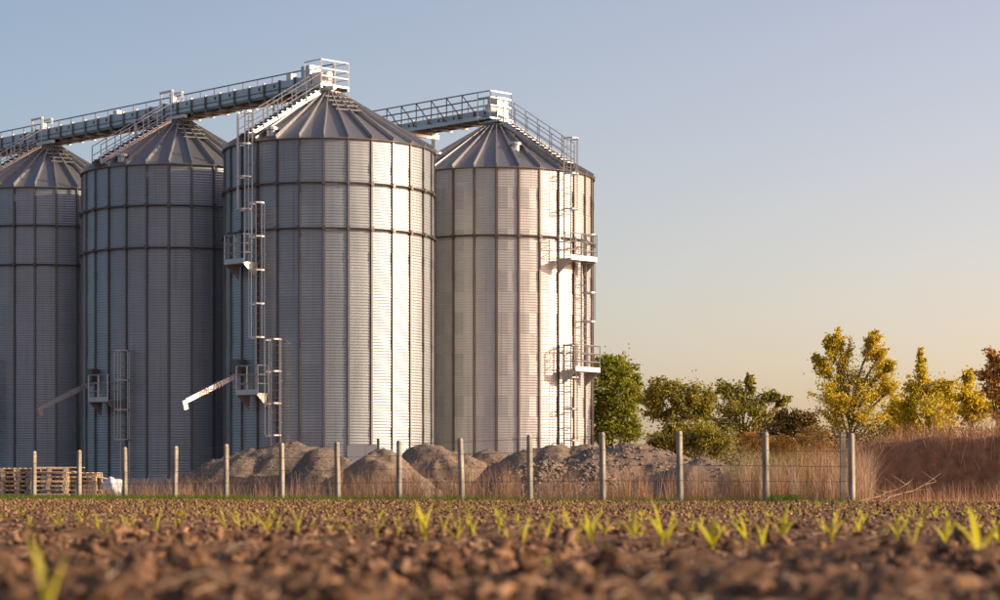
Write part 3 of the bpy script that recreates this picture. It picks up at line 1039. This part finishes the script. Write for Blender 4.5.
# electrical box at the front silo foot
p = at(362, 0, 87.6)
bx = empty('equipment_cabinet', (p.x, 87.6, 0))
tag(bx, 'pale grey metal cabinet at the foot of the front silo, behind the sandy heap', 'cabinet')
MB().box((0, 0, 1.05), (1.1, 0.4, 1.9)).build('cabinet_body', M['galv'], bx)
MB().box((0.62, -0.05, 1.1), (0.1, 0.3, 2.3)).build('cable_duct', M['stiff'], bx)
MB().box((0, 0, 0.05), (1.2, 0.5, 0.11)).build('plinth', M['concrete'], bx)

# ------------------------------------------------------------------ earth bank on the right
def bank_h(x, y):
    # crest runs parallel to the fence; s along (to the right and nearer), t across (positive = far side)
    ox, oy = 9.6, 60.5
    s = (x - ox) * 0.86 - (y - oy) * 0.51
    t = (x - ox) * 0.51 + (y - oy) * 0.86
    rise = np.clip((s + 2.6) / 3.0, 0, 1); rise = rise * rise * (3 - 2 * rise)
    H = 1.62 * rise + 0.15 * np.clip(s / 6, 0, 1)
    face = np.clip((t + 0.6) / 1.25, 0, 1); face = face * face * (3 - 2 * face)
    back = np.clip(1 - (t - 1.6) / 9, 0, 1)
    z = H * face * back + 0.5 * np.clip((t - 2) / 8, 0, 1) * rise
    return z + (0.16 * fbm(x * 1.3, y * 1.3, 4, 0.6)) * np.clip(z * 3, 0, 1) - 0.04
gx, gy = np.meshgrid(np.linspace(5.5, 30, 170), np.linspace(46, 84, 230), indexing='ij')
gz = bank_h(gx, gy)
I = np.arange(gx.size).reshape(gx.shape)
F = np.stack([I[:-1, :-1], I[1:, :-1], I[1:, 1:], I[:-1, 1:]], -1).reshape(-1, 4)
F = F[gz.ravel()[F].max(axis=1) > -0.03]
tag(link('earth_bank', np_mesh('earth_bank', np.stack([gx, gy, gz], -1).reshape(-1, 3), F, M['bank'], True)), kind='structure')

# ------------------------------------------------------------------ grasses (nobody could count them)
def blades(name, pts, h, w, lean, mat, label, seed, cat='grass', bend=0.5, seg=2):
    """each blade: a narrow tapering strip of seg quads, bent over"""
    r = np.random.default_rng(seed)
    n = len(pts)
    a = r.uniform(0, 2 * PI, n)
    la = r.uniform(0, 2 * PI, n)
    ln = lean * np.abs(r.normal(0, 1, n)) * h
    side = np.stack([np.cos(a), np.sin(a) * 0.5, np.zeros(n)], -1)
    ld = np.stack([np.cos(la), np.sin(la), np.zeros(n)], -1)
    V = []
    for k in range(seg + 1):
        f = k / seg
        c = pts + np.stack([np.zeros(n), np.zeros(n), h * f * (1 - 0.12 * bend * f)], -1) + ld * (ln * f ** (1 + bend))[:, None]
        ww = (w * (1 - 0.85 * f))[:, None]
        V += [c - side * ww / 2, c + side * ww / 2]
    V = np.stack(V, 1)
    m = 2 * (seg + 1)
    base = np.array([[2 * k, 2 * k + 1, 2 * k + 3, 2 * k + 2] for k in range(seg)])
    F = (base[None] + (np.arange(n) * m)[:, None, None]).reshape(-1, 4)
    o = link(name, np_mesh(name, V.reshape(-1, 3), F, mat))
    return tag(o, label, cat, kind='stuff')

def fence_xy(px):
    """point on the fence line seen at photograph column px"""
    i = np.interp(px, [q[0] for q in post_px], np.arange(len(post_px)))
    Yf = 74 - 1.7 * i
    return (px - 500) * Yf / FPX, Yf

def band(n, px0, px1, d0, d1, r, clump=0.0):
    px = r.uniform(px0, px1, n)
    if clump:
        nc = max(3, int((px1 - px0) / 5))
        c = r.uniform(px0, px1, nc); w = r.uniform(0.8, 5, nc)
        pick = r.random(n) < clump
        j = np.minimum((nc * r.random(n) ** 1.7).astype(int), nc - 1)
        px = np.where(pick, c[j] + r.normal(0, 1, n) * w[j], px)
    xx, yy = fence_xy(px)
    d = r.uniform(d0, d1, n)
    yy = yy + d
    return np.stack([(px - 500) * yy / FPX, yy, np.full(n, -0.02)], -1), px

r = np.random.default_rng(21)
p, px = band(9000, -12, 860, -1.8, 0.3, r)
blades('green_grass', p, 0.05 + 0.13 * r.random(9000) ** 2, np.full(9000, 0.014), 0.5, M['green'], 'low green grass verge along the foot of the fence', 1)
p, px = band(12000, -12, 250, -3.5, 0.4, r)
far_ = band(12000, 60, 520, -2.2, 0.3, r)[0]
p = np.where((r.random(12000) < 0.38)[:, None], far_, p)
p = np.where(((p[:, 0] / p[:, 1] * FPX + 500) > 130)[:, None] & (r.random(12000) < 0.35)[:, None], p + (-4.2, 0.6, 0), p)
blades('green_grass', p, 0.06 + 0.16 * r.random(12000) ** 2, np.full(12000, 0.018), 0.5, M['green'], 'thick green grass strip in front of the pallets', 2)
p, px = band(1500, 770, 800, -0.9, 0.3, r)
blades('green_grass', p, 0.08 + 0.14 * r.random(1500), np.full(1500, 0.016), 0.5, M['green'], 'bright green tuft strip before the right end of the fence', 3)
p, px = band(3000, 130, 420, 0.2, 3.4, r, 0.75)
blades('dry_grass', p, 0.08 + 1.0 * r.random(3000) ** 2.6, np.full(3000, 0.013), 0.32, M['dry'], 'thin tan dry grass before the dark heaps', 4, bend=0.8, seg=3)
p, px = band(5200, 340, 640, 0.2, 3.0, r, 0.7)
blades('dry_grass', p, 0.1 + 1.15 * r.random(5200) ** 2.2, np.full(5200, 0.013), 0.32, M['dry'], 'dense brown dry grass around the middle fence posts', 5, bend=0.8, seg=3)
p, px = band(2600, 600, 790, 0.2, 3.2, r, 0.7)
blades('dry_grass', p, 0.08 + 0.95 * r.random(2600) ** 2.3, np.full(2600, 0.012), 0.25, M['dry_glow_tint'], 'dry grass before the stony heaps on the right', 6)
p, px = band(900, 80, 200, 0.2, 2.5, r, 0.6)
blades('dry_weed', p, 0.15 + 0.6 * r.random(900) ** 1.5, np.full(900, 0.016), 0.25, M['dry'], 'scattered dry weeds beside the white sack', 7)
# tall dry weeds at the right end
p, px = band(5200, 742, 872, 0.3, 7.5, r, 0.75)
blades('dry_weed', p, (0.2 + 1.35 * r.random(5200) ** 1.9) * np.interp(px, [742, 790, 820, 872], [0.6, 1.0, 1.25, 1.2]), np.full(5200, 0.014) * (0.5 + r.random(5200)), 0.38, M['dry_glow_tint'], 'tall tangled glow-reddened dry weeds around the last fence posts', 8, bend=0.9, seg=3)
p, px = band(1500, 738, 810, 3.0, 9.0, r, 0.8)
blades('green_weed', p, 0.4 + 1.2 * r.random(1500), np.full(1500, 0.022), 0.4, M['weed'], 'tall yellowish green weeds behind the right fence posts', 9)
px = np.concatenate([r.normal(824, 3.2, 420), r.normal(832, 2.0, 160)])
xx = (px - 500) * 55.5 / FPX
p = np.stack([xx, 55.5 + r.normal(0, 0.12, len(px)), np.full(len(px), -0.02)], -1)
extra = band(1500, 745, 870, 0.2, 5.5, r, 0.93)[0]
p = np.concatenate([p, extra]); px = np.concatenate([px, np.zeros(1500)])
blades('pale_reed', p, 0.6 + 0.85 * r.random(len(px)), np.full(len(px), 0.013), np.where(np.arange(len(px)) < 580, 0.07, 0.3), M['pale'], 'pale straw reeds standing in clumps around the corner post', 10, 'reeds', bend=0.9, seg=3)
# bank: grass on the crest and scattered on the face
n = 42000
xx = r.uniform(8, 22, n); yy = r.uniform(54, 78, n)
zz = bank_h(xx, yy)
s_ = (xx - 9.6) * 0.86 - (yy - 60.5) * 0.51; t_ = (xx - 9.6) * 0.51 + (yy - 60.5) * 0.86
keep = (zz > 0.12) & ((t_ > 0.35) | (r.random(n) < 0.55)) & (t_ < 7)
p = np.stack([xx, yy, zz - 0.03], -1)[keep]
nk = len(p)
lump = 0.55 + 0.9 * np.clip(fbm(p[:, 0] * 1.1, p[:, 1] * 0.6, 3) + 0.35, 0, 1)
blades('dry_grass', p, (0.15 + 0.6 * r.random(nk)) * lump, np.full(nk, 0.018) * (0.5 + r.random(nk)), 0.55, M['dry_glow_tint'], 'thick sunlit dry grass along the top of the earth bank', 12)
n = 1700
px = r.uniform(850, 1015, n); Yb = r.uniform(50, 56.5, n)
p = np.stack([(px - 500) * Yb / FPX, Yb, np.full(n, -0.03)], -1)
blades('dry_grass', p, 0.08 + 0.55 * r.random(n) ** 3, np.full(n, 0.012), 0.3, M['dry_glow_tint'], 'sparse dry stalks at the foot of the earth bank', 13)

# ------------------------------------------------------------------ trees and shrubs
def tree(name, label, cat, Y, trunk_px, base_z, blobs, leaf, mat, seed, leaf_size=0.15, dens=1.0, trunk_r=0.12, group=None, bare=0.0, ydepth=0.8):
    dens *= 1.15
    """blobs: (px, py, rx, ry) of the leaf masses; limbs run from the trunk to each"""
    r = np.random.default_rng(seed); rr = random.Random(seed)
    k = Y / FPX
    bx = (trunk_px - 500) * k
    root = empty(name, (bx, Y, base_z))
    tag(root, label, cat, group)
    B = []
    for (px, py, rx, ry) in blobs:
        B.append((Vector(((px - 500) * k - bx, rr.uniform(-1, 1) * ydepth * rx * k * 1.2, CAMH + (HOR - py) * k - base_z)), rx * k, ry * k))
    topz = max(b[0].z for b in B)
    mb = MB()
    # trunk polyline
    pts = [Vector((0, 0, -0.15))]
    nseg = 5
    cxm = sum(b[0].x for b in B) / len(B)
    for i in range(1, nseg + 1):
        f = i / nseg
        pts.append(Vector((cxm * f * 0.6 + rr.uniform(-0.08, 0.08), rr.uniform(-0.1, 0.1), topz * 0.72 * f)))
    for i in range(nseg):
        mb.tube(pts[i], pts[i + 1], trunk_r * (1 - 0.75 * i / nseg), 7, trunk_r * (1 - 0.75 * (i + 1) / nseg))
    trunk = mb
    C = []; W = []
    for (c, rx, rz) in B:
        # limb from the trunk to the blob
        zj = min(max(c.z * 0.55, 0.15), topz * 0.62)
        f = zj / (topz * 0.72) * nseg
        i = min(int(f), nseg - 1)
        a = pts[i].lerp(pts[i + 1], f - i)
        m1 = a.lerp(c, 0.5) + Vector((rr.uniform(-.1, .1), rr.uniform(-.1, .1), 0.12 * (c.z - a.z)))
        r0 = trunk_r * 0.42
        trunk.tube(a, m1, r0, 5, r0 * 0.65); trunk.tube(m1, c, r0 * 0.65, 5, r0 * 0.3)
        nt = max(7, int(15 * dens))
        for q in range(nt):
            d = Vector((rr.gauss(0, 1), rr.gauss(0, 1), rr.gauss(0.25, 1))).normalized()
            e = c + Vector((d.x * rx, d.y * rx * 0.8, d.z * rz)) * rr.uniform(0.6, 1.28)
            st = m1.lerp(c, rr.uniform(0.3, 1.0))
            trunk.tube(st, e, r0 * 0.24, 4, 0.008)
            # clumps strung along the outer half of each twig
            for fq in (0.45, 0.65, 0.85, 1.0):
                if rr.random() < 0.80 - bare:
                    C.append(st.lerp(e, fq) + Vector((rr.gauss(0, .05), rr.gauss(0, .05), rr.gauss(0, .05)))); W.append(min(rx, rz) * rr.uniform(0.10, 0.30))
        for q in range(int(10 * dens)):
            d = Vector((rr.gauss(0, 1), rr.gauss(0, 1), rr.gauss(0, 1))).normalized() * rr.random() ** 0.4
            if rr.random() < 0.85 - 2 * bare:
                C.append(c + Vector((d.x * rx, d.y * rx * 0.8, d.z * rz))); W.append(min(rx, rz) * rr.uniform(0.35, 0.6))
    trunk.build('trunk', M['bark'], root, True)
    C = np.array([tuple(c) for c in C]); W = np.array(W)
    per = int(27 * dens)
    n = len(C) * per
    ci = np.repeat(np.arange(len(C)), per)
    P_ = C[ci] + r.normal(0, 1, (n, 3)) * W[ci][:, None] * (1, 1, 0.8)
    # two-triangle leaf with random facing
    nrm = r.normal(0, 1, (n, 3)); nrm[:, 2] = np.abs(nrm[:, 2]) * 0.8; nrm /= np.linalg.norm(nrm, axis=1)[:, None]
    t1 = np.cross(nrm, r.normal(0, 1, (n, 3))); t1 /= np.linalg.norm(t1, axis=1)[:, None]
    t2 = np.cross(nrm, t1)
    L = (leaf_size * r.uniform(0.55, 1.2, n))[:, None]
    V = np.stack([P_ - t1 * L / 2, P_ + t2 * L * 0.3 + t1 * L * 0.05, P_ + t1 * L / 2 - nrm * L * 0.12, P_ - t2 * L * 0.3 + t1 * L * 0.05], 1)
    F = np.arange(n * 4).reshape(-1, 4)
    o = link('crown', np_mesh('crown', V.reshape(-1, 3), F, mat), root)
    tag(o, kind='stuff')
    return root

TG = 'trees and shrubs behind the fence on the right'
tree('tree', 'dense green tree beside the right silo', 'tree', 116, 607, 0,
     [(606, 375, 16, 16), (622, 378, 15, 16), (632, 397, 10, 16), (604, 402, 16, 18), (621, 408, 16, 18), (610, 430, 16, 14), (629, 430, 11, 13), (599, 425, 10, 18), (634, 384, 6, 10), (607, 363, 9, 7), (619, 366, 7, 7)],
     0.15, M['leaf_a'], 31, 0.16, 1.1, 0.15, TG)
tree('tree', 'spreading olive green tree, second to the right of the silos', 'tree', 108, 676, 0,
     [(657, 391, 13, 11), (676, 392, 14, 13), (694, 396, 13, 12), (662, 410, 15, 12), (683, 412, 17, 14), (703, 411, 12, 12), (652, 402, 9, 10), (678, 430, 22, 12), (708, 398, 7, 7), (664, 440, 12, 8), (700, 430, 14, 12)],
     0.15, M['leaf_b'], 32, 0.15, 0.9, 0.12, TG, 0.08)
tree('tree', 'open branched small tree with a bare top shoot', 'tree', 104, 738, 0,
     [(722, 389, 8, 8), (738, 392, 11, 13), (750, 385, 4, 8), (733, 410, 15, 14), (754, 405, 13, 10), (772, 396, 10, 6), (783, 401, 6, 5), (760, 420, 17, 12), (726, 425, 15, 14), (748, 434, 22, 12), (748, 378, 2, 3)],
     0.15, M['leaf_b'], 33, 0.14, 0.75, 0.10, TG, 0.15)
tree('shrub', 'dark low shrub between the open tree and the golden tree', 'shrub', 100, 795, 0,
     [(782, 422, 12, 11), (797, 424, 12, 10), (808, 426, 10, 12), (790, 440, 18, 12), (812, 440, 14, 12), (768, 438, 14, 12)],
     0.15, M['leaf_e'], 34, 0.14, 1.0, 0.08, TG)
tree('tree', 'tallest golden green tree with loose upright twin tops', 'tree', 98, 848, 0,
     [(832, 350, 7, 16), (839, 340, 4, 11), (845, 358, 9, 18), (870, 348, 7, 14), (875, 338, 7, 8), (882, 352, 6, 8), (824, 368, 8, 10), (840, 382, 18, 16), (862, 378, 16, 16), (880, 372, 12, 14), (828, 396, 16, 14), (852, 402, 20, 16), (878, 398, 18, 17), (893, 388, 10, 12), (835, 418, 18, 12), (868, 420, 20, 12), (893, 412, 12, 14), (890, 364, 7, 4), (816, 358, 4, 4), (828, 344, 3, 8)],
     0.15, M['leaf_c'], 35, 0.115, 0.85, 0.13, TG, 0.1)
tree('tree', 'rounded golden bushy tree with a thin top shoot, right of the tallest tree', 'tree', 92, 930, 0.2,
     [(921, 372, 5, 10), (921, 357, 3, 8), (918, 388, 11, 11), (935, 390, 12, 11), (951, 388, 8, 9), (912, 402, 10, 13), (930, 408, 18, 14), (952, 406, 11, 13), (938, 422, 22, 10), (908, 420, 10, 10)],
     0.15, M['leaf_c'], 36, 0.115, 0.9, 0.11, TG)
tree('shrub', 'small bright golden shrub above the earth bank near the right edge', 'shrub', 88, 972, 0.3,
     [(968, 380, 6, 9), (966, 396, 9, 11), (976, 402, 11, 9), (970, 415, 14, 10), (988, 410, 10, 8)],
     0.15, M['leaf_c'], 37, 0.13, 0.9, 0.07, TG)
tree('tree', 'rust coloured loose tree at the right picture edge', 'tree', 84, 1000, 0.3,
     [(993, 355, 6, 8), (986, 372, 8, 7), (998, 372, 9, 10), (1008, 362, 9, 12), (992, 388, 10, 9), (1004, 394, 12, 12), (1000, 414, 16, 12), (1022, 385, 12, 20)],
     0.15, M['leaf_d'], 38, 0.12, 0.75, 0.10, TG, 0.12)

tree('shrub', 'golden brown shrub filling the gap between the two golden trees', 'shrub', 95, 900, 0.1,
     [(898, 408, 9, 10), (905, 420, 12, 10), (890, 428, 12, 8), (915, 430, 12, 8)], 0.15, M['leaf_c'], 41, 0.13, 0.9, 0.06, TG)
tree('shrub', 'low yellow green shrub behind the twelfth fence post', 'shrub', 98, 705, 0,
     [(690, 440, 14, 12), (706, 438, 14, 12), (722, 442, 14, 12), (672, 446, 12, 10), (655, 444, 8, 8)], 0.15, M['leaf_b'], 42, 0.13, 0.9, 0.06, TG)
tree('shrub', 'low reddish shrub behind the thirteenth fence post', 'shrub', 94, 770, 0,
     [(750, 446, 14, 12), (768, 448, 14, 12), (785, 446, 14, 12), (802, 444, 12, 12), (822, 442, 14, 12)], 0.15, M['leaf_d'], 43, 0.12, 0.8, 0.06, TG, 0.05)

def hedge(name, label, Y, px0, px1, py, mat, seed, n=5200):
    r = np.random.default_rng(seed)
    k = Y / FPX
    px = r.uniform(px0, px1, n)
    hmax = CAMH + (HOR - (py + 8 * fbm(px * 0.03 + seed, px * 0 + 3.3, 3))) * k
    z = hmax * r.random(n) ** 0.7
    P_ = np.stack([(px - 500) * k, Y + r.normal(0, 0.7, n), z], -1)
    nrm = r.normal(0, 1, (n, 3)); nrm /= np.linalg.norm(nrm, axis=1)[:, None]
    t1 = np.cross(nrm, r.normal(0, 1, (n, 3))); t1 /= np.linalg.norm(t1, axis=1)[:, None]
    t2 = np.cross(nrm, t1)
    L = (0.13 * r.uniform(0.5, 1.2, n))[:, None]
    V = np.stack([P_ - t1 * L / 2, P_ + t2 * L * 0.3, P_ + t1 * L / 2, P_ - t2 * L * 0.3], 1)
    tag(link(name, np_mesh(name, V.reshape(-1, 3), np.arange(n * 4).reshape(-1, 4), mat)), label, 'undergrowth', kind='stuff')
hedge('undergrowth', 'dark tangled undergrowth below the trees on the right', 112, 655, 1015, 436, M['leaf_e'], 3, 30000)
hedge('undergrowth', 'brown undergrowth behind the earth bank', 90, 800, 1015, 428, M['leaf_e'], 4, 9000)

# fallen dead branches at the foot of the bank
def dead_branch(label, a, b, seed):
    rr = random.Random(seed)
    a = Vector(a); b = Vector(b)
    mb = MB()
    pts = [a.lerp(b, k / 5) + Vector((rr.uniform(-.04, .04), rr.uniform(-.04, .04), rr.uniform(-.02, .05))) for k in range(6)]
    for i in range(5):
        mb.tube(pts[i], pts[i + 1], 0.02 - 0.003 * i, 5, 0.017 - 0.003 * i)
        for q in range(2):
            e = pts[i + 1] + Vector((rr.uniform(-.5, .5), rr.uniform(-.2, .2), rr.uniform(.0, .35)))
            mb.tube(pts[i + 1], e, 0.012, 4, 0.003)
    tag(mb.build('dead_branch', M['deadwood']), label, 'branch', 'fallen branches')
q = at(862, 0, 51.5); e = at(905, 0, 52.5)
dead_branch('bare fallen branch leaning up to the right, just past the corner post', (q.x, 51.5, 0.0), (e.x, 52.5, 0.35), 1)
q = at(880, 0, 51.0); e = at(935, 0, 52.5)
dead_branch('longest bare fallen branch at the foot of the earth bank', (q.x, 51.0, 0.0), (e.x, 52.5, 0.45), 2)
q = at(745, 0, 56.5); e = at(812, 0, 55.0)
dead_branch('low dead branch lying between the last three fence posts', (q.x, 56.5, 0.28), (e.x, 55.0, 0.02), 3)

# ------------------------------------------------------------------ maize seedlings
def leaf_mesh(L, w, lean, curl, name='leaf'):
    """a channelled, arching blade"""
    n = 7
    vs = []; fs = []
    for i in range(n + 1):
        f = i / n
        ww = w * (0.45 + 1.6 * f * (1 - f) * 1.6) * (1 - f ** 3) + 0.0008
        x = L * (math.sin(lean) * f + curl * f * f)
        z = L * (math.cos(lean) * f - 0.6 * curl * f * f * f)
        fold = 0.28 * ww
        vs += [(x - fold * 0.5, -ww / 2, z + fold * 0.3), (x, 0, z), (x - fold * 0.5, ww / 2, z + fold * 0.3)]
    for i in range(n):
        o = i * 3
        fs += [(o, o + 1, o + 4, o + 3), (o + 1, o + 2, o + 5, o + 4)]
    return MB().add(vs, fs).mesh(name, M['maize'], True)
LEAVES = [leaf_mesh(0.125, 0.021, R_(8), 0.12), leaf_mesh(0.105, 0.020, R_(24), 0.25), leaf_mesh(0.09, 0.018, R_(38), 0.15), leaf_mesh(0.115, 0.023, R_(14), 0.05)]
STEM = MB().tube((0, 0, -0.02), (0, 0, 0.022), 0.0045, 6, 0.0035).mesh('stem', M['maize'])

def seedling(label, x, y, h, seed, style, group):
    rr = random.Random(seed)
    z = float(gheight(np.array([x]), np.array([y]))[0])
    rt = empty('maize_seedling', (x, y, z - 0.003), rr.uniform(0, 0.3))
    rt.scale = (h / 0.12,) * 3
    tag(rt, label, 'seedling', group)
    link('stem', STEM, rt)
    spec = {'V': [(1, 0.2), (1, PI + 0.1), (0, 0.6)], 'tall': [(0, 0.2), (3, 2.9), (2, PI)], 'single': [(3, 0.4), (0, 2.8)],
            'left': [(0, PI), (1, PI + 0.2), (2, 0.1)], 'right': [(0, 0), (1, 0.2), (2, PI)], 'tuft': [(0, 0.3), (3, 3.4), (1, 1.6), (2, 4.6)]}[style]
    for li, a in spec:
        m = Matrix.Translation((0, 0, 0.018)) @ rotz(a + rr.uniform(-0.5, 0.5)) @ Matrix.Scale(rr.uniform(0.85, 1.08), 4)
        link('leaf', LEAVES[li], rt, m)
    return rt

SG = 'maize seedlings in the nearest row'
main = [(30, 532, 10, 'tuft', 'in the far left group'), (58, 533, 14, 'V', ''), (78, 533, 10, 'single', ''), (86, 533, 10, 'single', ''), (98, 533, 15, 'left', ''), (106, 535, 12, 'right', ''),
        (125, 533, 15, 'tall', ''), (133, 534, 11, 'single', ''), (157, 534, 18, 'tall', ''), (178, 533, 13, 'tuft', ''), (225, 533, 19, 'left', ''), (240, 534, 18, 'left', ''),
        (267, 536, 20, 'V', ''), (277, 534, 16, 'right', ''), (298, 538, 23, 'tall', ''), (331, 534, 11, 'tuft', ''), (348, 534, 11, 'V', ''), (377, 540, 23, 'V', ''), (398, 540, 16, 'single', ''),
        (425, 543, 30, 'tuft', ''), (444, 538, 17, 'single', ''), (457, 543, 21, 'right', ''), (473, 539, 15, 'single', ''), (499, 536, 19, 'single', ''), (508, 542, 12, 'left', ''),
        (523, 547, 25, 'single', ''), (547, 541, 16, 'single', ''), (571, 545, 29, 'left', ''), (578, 542, 20, 'right', ''), (591, 544, 25, 'tuft', ''), (605, 540, 18, 'V', ''), (633, 543, 24, 'V', ''),
        (662, 546, 35, 'left', ''), (668, 544, 24, 'right', ''), (712, 551, 34, 'V', ''), (746, 546, 25, 'left', ''), (762, 549, 23, 'single', ''), (783, 546, 26, 'V', ''), (832, 548, 28, 'V', ''),
        (858, 540, 14, 'single', ''), (897, 545, 22, 'V', ''), (913, 558, 38, 'tall', ''), (945, 550, 25, 'V', ''), (978, 564, 50, 'left', ''), (998, 547, 20, 'left', '')]
shape = {'V': 'V-shaped', 'tall': 'broad upright', 'single': 'narrow upright', 'left': 'left-leaning', 'right': 'right-leaning', 'tuft': 'full tufted'}
for i, (px, py, hp, style, _) in enumerate(main):
    Yp = CAMH * FPX / (py - HOR)
    near = min(range(len(post_px)), key=lambda j: abs(post_px[j][0] - px))
    side = 'left of' if px < post_px[near][0] - 6 else ('right of' if px > post_px[near][0] + 6 else 'directly below')
    ordn = ('first', 'second', 'third', 'fourth', 'fifth', 'sixth', 'seventh', 'eighth', 'ninth', 'tenth', 'eleventh', 'twelfth', 'thirteenth', 'fourteenth')[near]
    order = sum(1 for q in main[:i] if min(range(len(post_px)), key=lambda j: abs(post_px[j][0] - q[0])) == near)
    lab = f'{shape[style]} maize seedling, {side} the {ordn} fence post'
    if order: lab += ', ' + ('', 'next one', 'third one', 'fourth one', 'fifth one', 'sixth one', 'seventh one')[order] + ' along'
    seedling(lab, (px - 500) * Yp / FPX, Yp, 0.012 + 1.22 * hp * Yp / FPX, 100 + i, style, SG)
# blurred ones close to the lens
for i, (px, py, hp, style, lab) in enumerate(((48, 645, 88, 'single', 'large out of focus maize seedling at the bottom left corner'), (548, 574, 15, 'single', 'small blurred seedling among the clods left of the picture middle bottom'),
                                             (681, 572, 13, 'single', 'small blurred seedling among the clods below the twelfth fence post'), (183, 564, 12, 'single', 'small blurred seedling among the clods below the fourth fence post'),
                                             (990, 612, 24, 'right', 'blurred seedling tip at the bottom right corner'), (836, 590, 14, 'left', 'blurred seedling beside a big clod below the last posts'), (398, 548, 9, 'single', 'tiny blurred sprout before the main row below the eighth fence post'))):
    Yp = CAMH * FPX / (py - HOR)
    seedling(lab, (px - 500) * Yp / FPX, Yp, hp * Yp / FPX, 300 + i, style, 'blurred foreground seedlings')

# the rows behind: the nearest as individuals, the rest as one mass
r = np.random.default_rng(77)
cand = []
v0 = rowcoord(-0.52, 11.9)
for k in range(1, 70):
    v = v0 - 0.68 * k
    u = -60.0
    while u < 20:
        u += r.uniform(0.13, 0.24)
        vv = v + r.normal(0, 0.03)
        x_ = 0.719 * u - 0.695 * vv; y_ = -0.695 * u - 0.719 * vv
        if 11.5 < y_ < 64 and abs(x_) < 0.2174 * y_ + 0.3 and (0.719 * y_ + 0.695 * x_) < (0.719 * 72 + 0.695 * -15.6):
            if r.random() < 0.30: cand.append((y_, x_))
cand.sort()
for i, (y_, x_) in enumerate(cand[:240]):
    seedling('small maize seedling in the rows just behind the nearest row', x_, y_, float(r.uniform(0.04, 0.095)), 500 + i, ('V', 'left', 'right', 'single', 'tuft')[i % 5], 'small maize seedlings behind the nearest row')
rest = np.array([(x_, y_) for y_, x_ in cand[240:] if r.random() < 0.85])
n = len(rest)
pp = np.repeat(rest, 4, 0)
p = np.stack([pp[:, 0] + r.normal(0, 0.006, 4 * n), pp[:, 1], gheight(pp[:, 0], pp[:, 1]) - 0.004], -1)
blades('maize_rows', p, 0.03 + 0.05 * r.random(4 * n), np.full(4 * n, 0.014), 0.45, M['maize'], 'rows of tiny maize seedlings fading across the far field', 15, 'seedlings')
